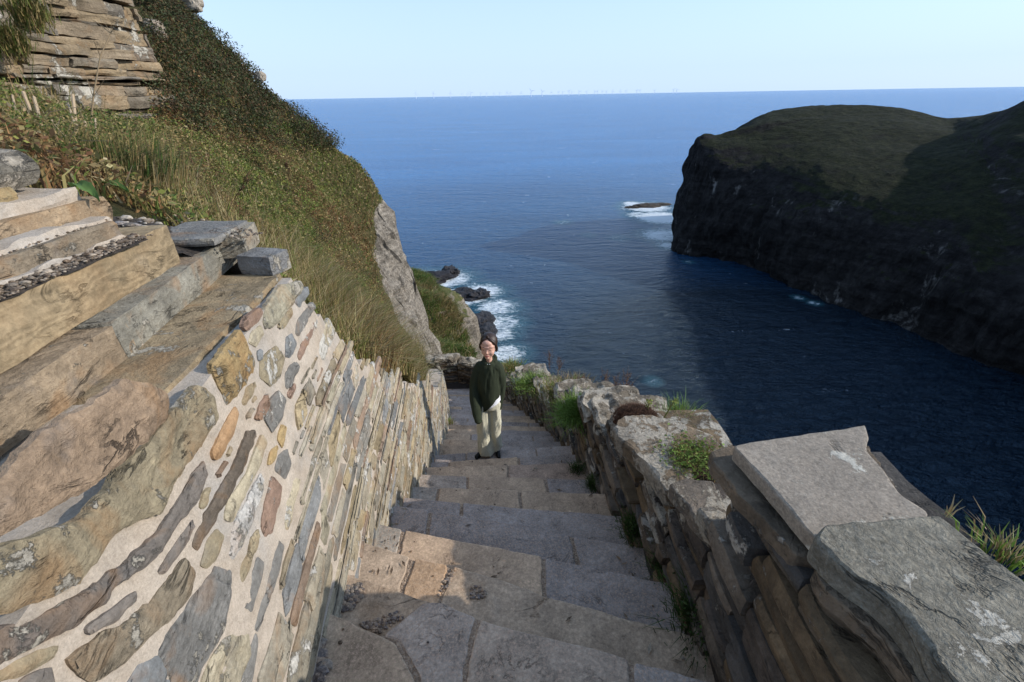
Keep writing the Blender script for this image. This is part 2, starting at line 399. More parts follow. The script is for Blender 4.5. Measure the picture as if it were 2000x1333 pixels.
# stairs plan ------------------------------------------------------
def zst(Y): return -1.369 - .572 * np.asarray(Y, float)
XLp = np.array([(-2, -.42), (0, -.62), (1.0, -.74), (1.9, -.83), (3.34, -.9), (5.6, -1.04), (7.9, -1.37), (11, -1.96), (12.2, -2.3), (13.2, -3.2), (15, -6)])
def XL(Y): return np.interp(Y, XLp[:, 0], XLp[:, 1])
PR = np.array([(.80, -1.5), (.78, .4), (.80, 1.3), (.80, 2.2), (.76, 3.2), (.70, 4.3), (.52, 5.8), (.1, 8.4), (-.45, 10.8), (-.85, 12.1), (-1.25, 12.75), (-1.8, 13.0), (-2.4, 12.9), (-3.2, 12.9)])
def XR(Y): return np.interp(Y, PR[:11, 1], PR[:11, 0])
def ZTL(Y): return np.interp(Y, [0, 1.86, 1.95, 2.4, 3.25, 5, 6.5, 9, 13, 16], [-.66, -.68, -.82, -1.37, -2.1, -3.4, -4.3, -5.85, -8.0, -9.5])
def XF(Y, z): return XL(Y) - .07 * (z - zst(Y))
def on_face(px, py):
    d = ray(px, py); t = 1.
    for _ in range(40): t = .5 * t + .5 * (XF(t * d[1], t * d[2]) / d[0])
    return t * d

# ------------------------------------------------------------------ left hillside
ctrl = [tuple(atY(*a)) for a in [
    (250, 330, 4.2), (330, 370, 4.6), (390, 400, 6.6), (300, 300, 6.5), (480, 340, 10.5), (560, 430, 9.5), (650, 420, 14), (600, 540, 6.2), (700, 620, 7.6),
    (760, 690, 5.4), (830, 705, 8.6), (450, 220, 13.5), (560, 300, 15.5), (700, 480, 14.8), (640, 500, 10.5),
    (352, 0, 17), (412, 70, 17.2), (470, 130, 17.5), (532, 204, 18), (622, 270, 18.5), (690, 325, 18.8), (736, 374, 19),
    (768, 440, 18.6), (790, 500, 18), (798, 560, 17), (818, 640, 15.5), (842, 700, 14.5), (742, 520, 16), (760, 610, 14), (725, 570, 13), (790, 660, 12.5),
    (300, 255, 9.0), (200, 250, 9.0), (60, 260, 6.5), (330, 120, 12.5), (0, 200, 8.5), (150, 150, 11.5), (350, 60, 14)]]
ctrl += [(-1.35, 2.3, -.75), (-1.6, 1.8, -.45), (-2.2, 1.2, -.22), (-1.3, 3.1, -1.85), (-1.35, 4.2, -2.8), (-1.5, 6, -4.15), (-1.9, 8, -5.4), (-2.5, 10.5, -7.0), (-3.2, 12.2, -8.0),
         (-2.6, 17, -14), (-3.6, 20, -14), (-5.0, 23, -14), (-8, 24, -9), (-12, 24, -3), (-3.2, 14.2, -8.9), (-2.6, 14.6, -10.5), (-1, 15, -14), (-16, 22, 6), (-20, 14, 12), (-16, 10, 8), (-12, 5, 5), (-8, 2, 3), (-5, 0, 1.6), (-20, 3, 10), (-22, 22, 13)]
hillf = RBF(ctrl, .02)
def hill_h(X, Y):
    P = np.stack([X, Y, np.zeros_like(X)], -1); k = np.clip((np.hypot(X, Y) - 2.0) / 6, 0, 1)
    return hillf(X, Y) + k * (.38 * fbm(P * .55, 4, 3) + .10 * fbm(P * 2.3, 3, 8))
def hill_normal(X, Y, e=.12):
    dx = (hill_h(X + e, Y) - hill_h(X - e, Y)) / (2 * e); dy = (hill_h(X, Y + e) - hill_h(X, Y - e)) / (2 * e)
    n = np.stack([-dx, -dy, np.ones_like(dx)], -1); return n / np.linalg.norm(n, axis=-1)[..., None]
def terrain_mat(name, rockc, rockc2, soilc, soilc2, scale, th=(.45, .62), gscale=1.0, bd=.12, strat=0., mask=False, streak=0):
    m, t, p = new_mat(name); g = N(t, 'ShaderNodeNewGeometry'); pos = g.outputs['Position']
    sx = N(t, 'ShaderNodeSeparateXYZ'); t.links.new(g.outputs['Normal'], sx.inputs[0])
    n1 = noise(t, pos, scale, 8, .7, .3); n2 = noise(t, pos, scale * 5, 7, .75, .5); st = noise(t, mapping(t, pos, (.4, .4, 3.)), scale * 2.2, 5, .6, .6)
    rc = mix(t, mr(t, n2, .35, .65, 0, 1), rockc, rockc2); rc = scl(t, rc, mr(t, st, .35, .65, .6, 1.25)); rc = scl(t, rc, mr(t, n1, .3, .7, .65, 1.25))
    gn = noise(t, pos, scale * 2 * gscale, 8, .75, .2)
    gc = mix(t, mr(t, gn, .38, .62, 0, 1), soilc, soilc2)
    k = math_(t, 'ADD', sx.outputs[2], math_(t, 'MULTIPLY', math_(t, 'SUBTRACT', n1, .5), .7))
    if mask:
        sp = N(t, 'ShaderNodeSeparateColor'); t.links.new(N(t, 'ShaderNodeAttribute', attribute_name='col').outputs['Color'], sp.inputs[0])
        k = math_(t, 'ADD', math_(t, 'SUBTRACT', 1.0, sp.outputs[0]), math_(t, 'MULTIPLY', math_(t, 'SUBTRACT', n1, .5), .9))
    c = mix(t, mr(t, k, th[0], th[1], 0, 1), rc, gc)
    if streak:      # bird lime and pale broken rock on the bare faces
        sn = noise(t, mapping(t, pos, (.12, .12, .045)), 1, 8, .72, .5); sm = math_(t, 'MULTIPLY', mr(t, sn, .60, .66, 0, 1), mr(t, k, th[0], th[1], 1, 0))
        c = mix(t, math_(t, 'MULTIPLY', sm, streak), c, (.16, .15, .14))
        gn2 = noise(t, mapping(t, pos, (.5, .5, .12)), 1, 7, .75, .4); c = scl(t, c, mr(t, gn2, .32, .68, .45, 1.5))
    t.links.new(c, p.inputs['Base Color']); p.inputs['Roughness'].default_value = .95; p.inputs['Specular IOR Level'].default_value = .15
    h = math_(t, 'ADD', math_(t, 'ADD', n1, math_(t, 'MULTIPLY', n2, .7)), math_(t, 'MULTIPLY', st, strat))
    t.links.new(bump(t, h, 1, bd), p.inputs['Normal']); return m
def cliff_mask(X, Y):
    z = hill_h(X, Y); P = np.stack([X, Y, z], -1); d = P @ f_; px = 1000 + FPX * (P @ r_) / d; py = 666.5 - FPX * (P @ u_) / d
    # bare rock: the low seaward edge of the spur, as a band in the world east of a line down the slope
    e = (px - np.interp(py, [380, 420, 500, 560, 640, 760], [742, 722, 722, 735, 775, 850])) / 22
    m = np.clip(e, 0, 1) * np.clip((Y - 11) / 2, 0, 1)
    m = np.maximum(m, np.clip((Y - 19.3) / 1, 0, 1) * np.clip((-3.2 - z) / 1, 0, 1)); return m
def hillside():
    X, Y = np.meshgrid(np.arange(-24, -.9, .14), np.arange(.4, 26, .14), indexing='ij')
    Z = hill_h(X, Y)
    V = np.stack([X, Y, Z], -1); nu, nv = X.shape
    n = hill_normal(X, Y); stp = np.clip((.72 - n[..., 2]) / .3, 0, 1)
    D = np.stack([fbm(V * 1.6 + 9 * k, 5, 20 + k, .6) for k in range(3)], -1)
    ck = cliff_mask(X, Y) * .8
    V = V + D * (.1 + .55 * ck)[..., None] * np.array([1, 1, .6])
    near = (V[..., 0] > XL(V[..., 1]) - .62) & (V[..., 1] < 13.3); V[..., 2] = np.where(near, np.minimum(V[..., 2], ZTL(V[..., 1]) - .10), V[..., 2])
    F = gridfaces(nu, nv); c = V.reshape(-1, 3)[F].mean(1)
    keep = ~((c[:, 0] > XL(c[:, 1]) - .24) & (c[:, 1] < 13.3)) & (c[:, 2] > SEA)
    keep &= ~((c[:, 1] < 2.1) & (c[:, 0] > -1.58))
    cm = cliff_mask(X, Y); mb = MB(); mb.add(V.reshape(-1, 3), F[keep], np.repeat(cm.reshape(-1, 1), 3, 1))
    m = terrain_mat('hillside ground', (.17, .145, .115), (.42, .37, .30), (.055, .06, .022), (.13, .10, .045), 1.9, (.45, .56), 1.6, .16, .5, True)
    o = mb.build('hillside', m, smooth=False); o['kind'] = 'structure'
hillside()

# ------------------------------------------------------------------ lower spur beyond the end of the stairs
c2 = [tuple(atY(*a)) for a in [(835, 690, 24), (880, 715, 22), (928, 712, 25), (830, 640, 34), (890, 640, 36), (932, 640, 38), (900, 600, 55), (925, 600, 58), (860, 590, 62), (830, 570, 70), (890, 572, 80), (915, 588, 76), (800, 560, 70), (850, 560, 95), (880, 560, 100)]]
c2 += [(-1.6, 26, -24), (-1.5, 38, -34), (-2, 58, -44), (-4, 80, -53), (-7, 100, -55), (0, 24, -34), (2, 40, -54), (0, 70, -56), (-3, 105, -56), (-12, 118, -56), (-25, 110, -56), (-3, 17, -13), (-6, 18, -14), (-12, 25, -13), (-25, 40, -15), (-30, 70, -30), (-40, 100, -56), (-20, 60, -22), (2, 16, -24), (6, 20, -40)]
spurf = RBF(c2, .05)
def spur():
    X, Y = np.meshgrid(np.arange(-40, 8, .5), np.arange(15.2, 122, .5), indexing='ij')
    P = np.stack([X, Y, 0 * X], -1)
    Z = spurf(X, Y) + 1.3 * fbm(P * .16, 4, 31) + .4 * fbm(P * .7, 3, 33)
    # ledges: quantise softly where it is steep
    q = Z / 1.6; Z = Z * .55 + .45 * 1.6 * (np.floor(q) + np.clip((q - np.floor(q)) * 3 - 1, 0, 1))
    V = np.stack([X, Y, Z], -1); D = np.stack([fbm(V * .5 + 9 * k, 4, 40 + k) for k in range(3)], -1); V = V + D * np.array([.9, .9, .3])
    mb = MB(); mb.add(V.reshape(-1, 3), gridfaces(*X.shape))
    m = terrain_mat('spur ground', (.16, .135, .10), (.36, .31, .25), (.05, .075, .022), (.14, .12, .05), .5, (.5, .66), 2.2, .4, .6)
    o = mb.build('lower_slope', m); o['kind'] = 'structure'
    return V
SPURV = spur()

# ------------------------------------------------------------------ headland across the bay
def catmull(P, n):
    P = np.asarray(P, float); out = []; m = len(P)
    for i in range(m - 1):
        p0, p1, p2, p3 = P[max(i - 1, 0)], P[i], P[i + 1], P[min(i + 2, m - 1)]
        for k in range(n):
            t = k / n
            out.append(.5 * ((2 * p1) + (-p0 + p2) * t + (2 * p0 - 5 * p1 + 4 * p2 - p3) * t * t + (-p0 + 3 * p1 - 3 * p2 + p3) * t ** 3))
    out.append(P[-1]); return np.array(out)
def headland():
    def z(px, py, zz): return tuple(atZ(px, py, zz))
    def y(px, py, yy): return tuple(atY(px, py, yy))
    # sections: base, mid, cliff top, mid slope, crest, behind, far base
    S = [
     [(64, 178, -54), (65, 178, -36), (68, 178, -20), (73, 180, -17.5), (80, 184, -16), (94, 200, -17), (104, 218, -54)],
     [z(1322, 478, -51), (60.5, 163, -34.5), (64, 166, -14.5), (71, 170, -13.5), (80, 175, -12.5), (98, 196, -13), (110, 212, -54)],
     [z(1318, 500, -51), y(1352, 420, 154), y(1382, 300, 158), y(1430, 272, 166), y(1505, 238, 171), (102, 194, -10), (110, 205, -54)],
     [z(1450, 522, -51), y(1460, 430, 140), y(1500, 330, 146), y(1540, 262, 160), y(1640, 226, 172), (122, 198, -9), (130, 215, -54)],
     [z(1600, 592, -51), y(1600, 480, 119), y(1620, 370, 128), y(1660, 290, 145), y(1760, 228, 168), (142, 190, -10), (150, 210, -54)],
     [z(1750, 645, -51), y(1750, 540, 101), y(1760, 425, 111), y(1790, 330, 128), y(1855, 250, 156), (155, 180, -13), (170, 200, -54)],
     [z(1880, 700, -51), y(1880, 580, 87), y(1885, 455, 98), y(1900, 340, 116), y(1905, 252, 142), (160, 160, -9), (185, 185, -54)],
     [z(2010, 745, -51), y(2010, 620, 76), y(2005, 490, 88), y(2005, 352, 105), y(2010, 236, 126), (165, 140, 0), (200, 160, -54)],
     [(108, 60, -51), (112, 62, -18), (118, 66, -12), (128, 74, -6), (140, 84, -4), (170, 95, -4), (210, 100, -54)],
     [(110, 42, -51), (114, 42, -12), (119, 44, -8), (130, 46, -3), (142, 48, 0), (175, 48, 0), (220, 50, -54)],
     [(108, 10, -51), (112, 8, -10), (118, 6, 2), (128, 4, 10), (142, 0, 14), (175, -10, 12), (220, -20, -54)],
     [(95, -25, -51), (99, -27, -10), (106, -30, 0), (118, -36, 6), (130, -42, 8), (165, -55, 6), (210, -70, -54)]]
    rows = [catmull(s, 16) for s in S]
    V = np.array([catmull([r[j] for r in rows], 24) for j in range(len(rows[0]))]).transpose(1, 0, 2)
    nu, nv = V.shape[:2]
    # unit outward normals by finite differences
    du = np.gradient(V, axis=0); dv = np.gradient(V, axis=1); n = np.cross(du, dv); n /= np.maximum(np.linalg.norm(n, axis=2), 1e-6)[..., None]
    steep = np.clip((.75 - np.abs(n[..., 2])) / .4, 0, 1)
    Q = V * np.array([.07, .07, .03]); g = fbm(Q, 5, 50, .6); g2 = fbm(V * np.array([.25, .25, .08]), 4, 55, .6); lay = vnoise(np.stack([V[..., 0] * .02, V[..., 1] * .02, V[..., 2] * .55 + .05 * V[..., 0]], -1), 60)
    amp = steep * (3.6 * g + 1.5 * g2 + .35 * lay + 1.6 * fbm(V * np.array([.5, .5, .12]), 3, 66)) + (1 - steep) * (1.2 * fbm(V * .06, 4, 61) + .35 * fbm(V * .4, 3, 62))
    w_ = np.ones(nu); V = V + n * (amp * w_[:, None])[..., None]
    # boulder caves near the waterline
    mb = MB(); mb.add(V.reshape(-1, 3), gridfaces(nu, nv))
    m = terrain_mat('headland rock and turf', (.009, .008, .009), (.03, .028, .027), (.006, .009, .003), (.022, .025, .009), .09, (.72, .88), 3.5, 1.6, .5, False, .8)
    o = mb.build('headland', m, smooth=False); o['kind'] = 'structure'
headland()

# ------------------------------------------------------------------ rock builder for things
def ico(sub):
    import bmesh
    bm = bmesh.new(); bmesh.ops.create_icosphere(bm, subdivisions=sub, radius=1)
    v = np.array([x.co[:] for x in bm.verts]); f = np.array([[q.index for q in x.verts] for x in bm.faces]); bm.free(); return v, f
ICO = {k: ico(k) for k in (2, 3, 4, 5)}
def blob(mb, c, r, sub=3, amp=.35, fr=1.2, seed=0, col=(1, 1, 1), flat=0):
    v, f = ICO[sub]; r = np.asarray(r, float)
    d = 1 + amp * fbm(v * fr + seed * 7.7, 4, seed, .6)
    q = v * d[:, None]
    if flat:  q = np.sign(q) * np.abs(q) ** flat
    mb.add(q * r + np.asarray(c), f, col)

def sea_rocks():
    lab = ['broad black rock farthest out in the foam below the cliff', 'small black rock standing in the surf behind the broad rock', 'long black rock in the surf nearest the pale ledge',
           'black rock jutting into the foam right of the long rock', 'low brown rock awash beside the grassy ledge', 'dark rock in the surf just behind the head of the person', 'dark shore rock below the grassy slope left of the head']
    spec = [((850, 547), (10, 6, 4.5)), ((880, 536), (4.5, 4, 5)), ((908, 582), (8, 5, 4)), ((938, 580), (4.5, 5, 4)), ((943, 628), (4.2, 7, 2.6)), ((948, 655), (4, 6, 3)), ((932, 690), (4, 6, 4))]
    for i, ((px, py), r) in enumerate(spec):
        mb = MB(); c = atZ(px, py, SEA - .3); r = np.array(r) * np.array([.85, .85, .7])
        for k in range(4):
            o = np.array([random.uniform(-.5, .5) * r[0], random.uniform(-.5, .5) * r[1], random.uniform(-.1, .2) * r[2]])
            blob(mb, c + (o if k else 0), np.array(r) * (.8 if k == 0 else random.uniform(.3, .55)), 4, .75, 1.6, 10 * i + k, (.035, .032, .034))
        tag(mb.build('sea_rock', M['searock']), lab[i], 'rock', 'dark rocks in the surf')
    mb = MB(); c = atZ(1262, 404, SEA)
    for k, (dx, dy, s) in enumerate([(0, 0, 1), (4, 2, .8), (-7, -2, .6), (9, 3, .7), (-3, 0, .7)]):
        blob(mb, c + np.array([dx, dy, 0]), np.array([6, 3, 1.6]) * s, 4, .6, 1.7, 90 + k, (.07, .055, .04))
    tag(mb.build('sea_rock', M['searock']), 'low brown skerry ringed by white foam off the dark headland', 'rock')
sea_rocks()

# ------------------------------------------------------------------ steps
def stairway():
    root = empty('stone_stairway', (0, 1, -2), 'long flight of worn flagstone steps descending between two stone walls', 'stairway')
    C7 = lambda x, y: (x / 2.353 + 550, y / 2.353 + 850)
    zk = {-1: -1.62, 0: -1.82, 1: -1.96, 2: -2.10, 3: -2.31, 4: -2.53, 5: -2.74, 6: -2.95, 7: -3.155, 8: -3.36, 9: -3.56, 10: -3.77}
    nose = {}
    def P(pts, z): return np.array([atZ(*C7(*q), z)[:2] for q in pts])
    nose[0] = P([(170, 795), (450, 920), (640, 762), (740, 765), (1000, 870), (1300, 945), (1700, 1060), (2000, 1135)], zk[0])
    nose[2] = P([(385, 490), (610, 565), (760, 592), (1000, 660), (1260, 750), (1700, 870), (2000, 940)], zk[2])
    raw = {3: [(440, 405), (640, 450), (1150, 547), (1640, 650), (1835, 690)], 4: [(490, 320), (930, 385), (1260, 448), (1650, 512)], 5: [(520, 280), (1045, 331), (1545, 372)],
           6: [(570, 235), (1160, 258), (1455, 269)], 7: [(600, 178), (990, 192), (1390, 205)], 8: [(640, 150), (1040, 138), (1360, 128)], 9: [(675, 128), (1000, 105), (1330, 90)], 10: [(690, 95), (1000, 68), (1300, 50)]}
    for k, v in raw.items(): nose[k] = P(v, zk[k])
    nose[-1] = np.array([(-.66, .68), (.0, .52), (.85, .30)])
    for k in range(11, 34):
        Y = 4.12 + (k - 10) * .36; zk[k] = -3.77 - (k - 10) * .206
        nose[k] = np.array([(XL(Y + .05), Y + .05), (XR(Y - .05), Y - .05)])
    zk[34] = zk[33] - .12; nose[34] = np.array([(-3.6, 13.4), (-.4, 13.6)])
    def ext(p, kl=.25, kr=.35):
        a = p[0] + (p[0] - p[1]) / np.linalg.norm(p[0] - p[1]) * kl; b = p[-1] + (p[-1] - p[-2]) / np.linalg.norm(p[-1] - p[-2]) * kr
        return np.vstack([a, p, b])
    def split(p, fr):      # points along the polyline at fractions
        s = np.r_[0, np.cumsum(np.linalg.norm(np.diff(p, axis=0), axis=1))]; s /= s[-1]
        return np.array([[np.interp(f, s, p[:, 0]), np.interp(f, s, p[:, 1])] for f in fr])
    def sub(p, a, b):
        s = np.r_[0, np.cumsum(np.linalg.norm(np.diff(p, axis=0), axis=1))]; s /= s[-1]
        mid = p[(s > a + .01) & (s < b - .01)]
        return np.vstack([split(p, [a]), mid, split(p, [b])])
    joints = {3: [.18, .54], 4: [.24, .66], 5: [.34], 6: [.24, .55], 7: [.35, .68], 8: [.52], 9: [.22, .57], 10: [.3, .68], -1: [.5], 34: [.4]}
    blue = (.34, .295, .265); brown = (.47, .34, .225); ochre = (.54, .36, .22)
    colr = {(3, 0): (.37, .33, .27), (8, 1): (.42, .30, .22), (7, 0): (.38, .32, .26), (6, 0): (.35, .31, .26)}
    labels = {}
    def do_step(k, slabs, front, back):
        mb = MB(); z = zk[k]
        for i, (poly, c, br) in enumerate(slabs):
            prism(mb, poly, z + random.uniform(-.004, .004), z - .11, .009, c, .035 if k < 12 else .08, .007, k * 7 + i, (0, 0), .003)
        o = mb.build('step', M['stepbrown'] if k in (2,) or k == 1 else M['step'], root)
        jb = MB(); full = np.vstack([offs(front, .012), back[::-1]])
        prism(jb, full, z - .0065, z - .32, .003, (1, 1, 1), .06, .004, k, (0, 0), 0)
        jo = jb.build('mortar_bed', M['joint'], o)
        if k in labels: o['label'] = labels[k]
    def offs(p, d):      # pull the nose line back
        q = p.copy(); e = np.gradient(p, axis=0); n = np.stack([-e[:, 1], e[:, 0]], 1); n /= np.linalg.norm(n, axis=1)[:, None]
        return q - n * d
    # generic steps
    order = [-1] + list(range(3, 35))
    for k in order:
        fr = ext(nose[k]); kb = k - 1
        if k == -1: bk = np.array([(-.9, -1.5), (1.2, -1.5)])
        else: bk = ext(nose[kb]) if kb in nose else ext(nose[2])
        g = .0045; jj = [0] + joints.get(k, sorted(random.uniform(.2, .8) for _ in range(random.choice((1, 2, 2))))) + [1]
        if len(jj) > 3 and jj[2] - jj[1] < .15: jj.pop(2)
        bk2 = offs(bk, .10)
        slabs = []
        for i in range(len(jj) - 1):
            a, b = jj[i] + (g if i else 0), jj[i + 1] - (g if i < len(jj) - 2 else 0)
            base = np.array(blue) * random.uniform(.85, 1.15) if random.random() < .66 else np.array(brown) * random.uniform(.85, 1.1)
            if (k, i) in colr: base = np.array(colr[(k, i)])
            slabs.append((np.vstack([sub(fr, a, b), sub(bk2, a, b)[::-1]]), base, 0))
        do_step(k, slabs, fr, bk2)
    # broad top step
    n0 = ext(nose[0], .2, .3); b0 = ext(nose[-1]); b0 = offs(b0, .1)
    L = lambda pts, z: np.array([atZ(*C7(*q), z)[:2] for q in pts])
    z = zk[0]
    s = [(L([(120, 770), (170, 795), (445, 915), (520, 960), (620, 1136), (600, 1400), (-60, 1400), (60, 1000)], z), (.43, .32, .215), 0),
         (L([(545, 950), (460, 925), (650, 765), (735, 768), (895, 835), (835, 1060), (820, 1400), (640, 1400), (640, 1120)], z), (.38, .31, .25), 0),
         (L([(915, 842), (1000, 870), (1300, 945), (1595, 1030), (1600, 1150), (1560, 1500), (840, 1500), (850, 1060)], z), (.41, .32, .24), 0),
         (L([(1615, 1038), (1700, 1060), (2000, 1135), (2300, 1215), (2300, 1500), (1585, 1500), (1620, 1150)], z), (.36, .31, .27), 0)]
    do_step(0, s, n0, b0)
    # half step by the wall
    z = zk[1]
    pl = L([(250, 610), (300, 635), (545, 712), (700, 770), (640, 830), (440, 960), (150, 830)], z)
    mb = MB(); prism(mb, pl, z, z - .2, .01, (.45, .33, .225), .03, .01, 3); o1 = mb.build('step', M['stepbrown'], root); o1['label'] = 'short triangular half step with loose gravel beside the mortared wall'
    # broad brown step
    z = zk[2]; n2 = ext(nose[2], .2, .35)
    s = [(L([(330, 470), (385, 490), (590, 560), (580, 600), (545, 700), (580, 900), (200, 900)], z), (.45, .34, .24), 0),
         (L([(612, 568), (755, 592), (760, 620), (715, 790), (575, 860), (560, 720), (592, 620)], z), ochre, 0),
         (L([(790, 600), (1000, 660), (1260, 750), (1700, 870), (2000, 940), (2200, 1000), (2400, 1300), (1700, 1160), (1000, 960), (700, 850), (735, 740)], z), (.44, .33, .23), 0)]
    labels[2] = 'broad brown step with pits and one orange flagstone'
    do_step(2, s, n2, offs(ext(nose[0]), .12))
    # gravel in the hollows
    def gravel(pts, z, n, name, lab, sz=(.006, .016)):
        poly = L(pts, z); mb = MB(); lo, hi = poly.min(0), poly.max(0); c = 0; tries = 0
        while c < n and tries < n * 30:
            tries += 1; q = lo + np.random.default_rng(tries * 7 + n).random(2) * (hi - lo)
            inside = False; j = len(poly) - 1
            for i in range(len(poly)):
                if (poly[i, 1] > q[1]) != (poly[j, 1] > q[1]) and q[0] < (poly[j, 0] - poly[i, 0]) * (q[1] - poly[i, 1]) / (poly[j, 1] - poly[i, 1]) + poly[i, 0]: inside = not inside
                j = i
            if not inside: continue
            r = random.uniform(*sz); k = random.choice([(.3, .25, .2), (.16, .15, .15), (.38, .28, .2), (.1, .09, .09)])
            blob(mb, (q[0], q[1], z + r * .3), np.array([r, r * random.uniform(.6, 1), r * .6]), 2, .4, 1.5, tries % 60, k); c += 1
        o = mb.build(name, M['stepbrown']); tag(o, lab, 'gravel', kind='stuff')
    gravel([(150, 940), (200, 960), (205, 1060), (190, 1136), (90, 1136), (100, 1040)], zk[0], 150, 'gravel', 'loose stones filling the corner of the top step', (.010, .026))
    gravel([(285, 700), (360, 690), (380, 720), (330, 800), (270, 820)], zk[1], 130, 'gravel', 'small gravel in the corner of the half step')
    gravel([(350, 870), (540, 810), (560, 840), (460, 905), (440, 915)], zk[1], 150, 'gravel', 'fine gravel along the front edge of the half step', (.004, .010))
    gravel([(865, 700), (900, 690), (940, 720), (930, 750), (870, 750)], zk[2], 70, 'gravel', 'fine gravel in a pit of the broad brown step', (.004, .009))
    gravel([(740, 680), (780, 620), (800, 610), (770, 690), (715, 750)], zk[2], 60, 'gravel', 'fine gravel in the crack beside the orange flagstone', (.004, .009))
    gravel([(660, 330), (710, 320), (710, 345), (670, 350)], zk[6], 30, 'gravel', 'dry leaf litter on a far step beside the mortared wall', (.004, .01))
    return zk, nose
ZK, NOSE = stairway()
def litter():
    rg = random.Random(14); mb = MB(); k_ = sorted(k for k in ZK if k >= 0)
    for i in range(520):
        k = rg.choice([k for k in k_ if k != 1 and k < 30]); nz = NOSE[k]; Yn = nz[:, 1].mean(); kb = 2 if k == 3 else (0 if k == 2 else k - 1)
        side = rg.random(); x = XL(Yn) + abs(rg.gauss(0, .06)) + .03 if side < .42 else (XR(Yn) - abs(rg.gauss(0, .07)) - .06 if side < .62 else rg.uniform(XL(Yn) + .05, XR(Yn) - .1))
        yf = np.interp(x, nz[:, 0], nz[:, 1]); yb = np.interp(x, NOSE[kb][:, 0], NOSE[kb][:, 1]); y = yf - rg.uniform(.02, max(.03, min(.5, (yf - yb) * .95)))
        z = ZK[k] + .003; r = rg.uniform(.002, .007); a = rg.uniform(0, 3.14); c = rg.choice([(.10, .07, .045), (.16, .11, .07), (.24, .18, .12), (.07, .055, .045), (.30, .26, .2)])
        if rg.random() < .55: blob(mb, (x, y, z + r * .3), np.array([r * 1.2, r, r * .6]), 2, .5, 1.6, i % 40, c)
        else:
            L = rg.uniform(.008, .03); u = np.array([math.cos(a), math.sin(a), 0]) * L; v = np.array([-math.sin(a), math.cos(a), 0]) * L * .3; p = np.array([x, y, z + .004])
            mb.add(np.array([p - u, p - v + [0, 0, .003], p + u, p + v]), [(0, 1, 2, 3)], c)
    tag(mb.build('leaf_litter', M['stepbrown']), 'scattered grit and dead leaf scraps lying on the steps', 'litter', kind='stuff')
litter()

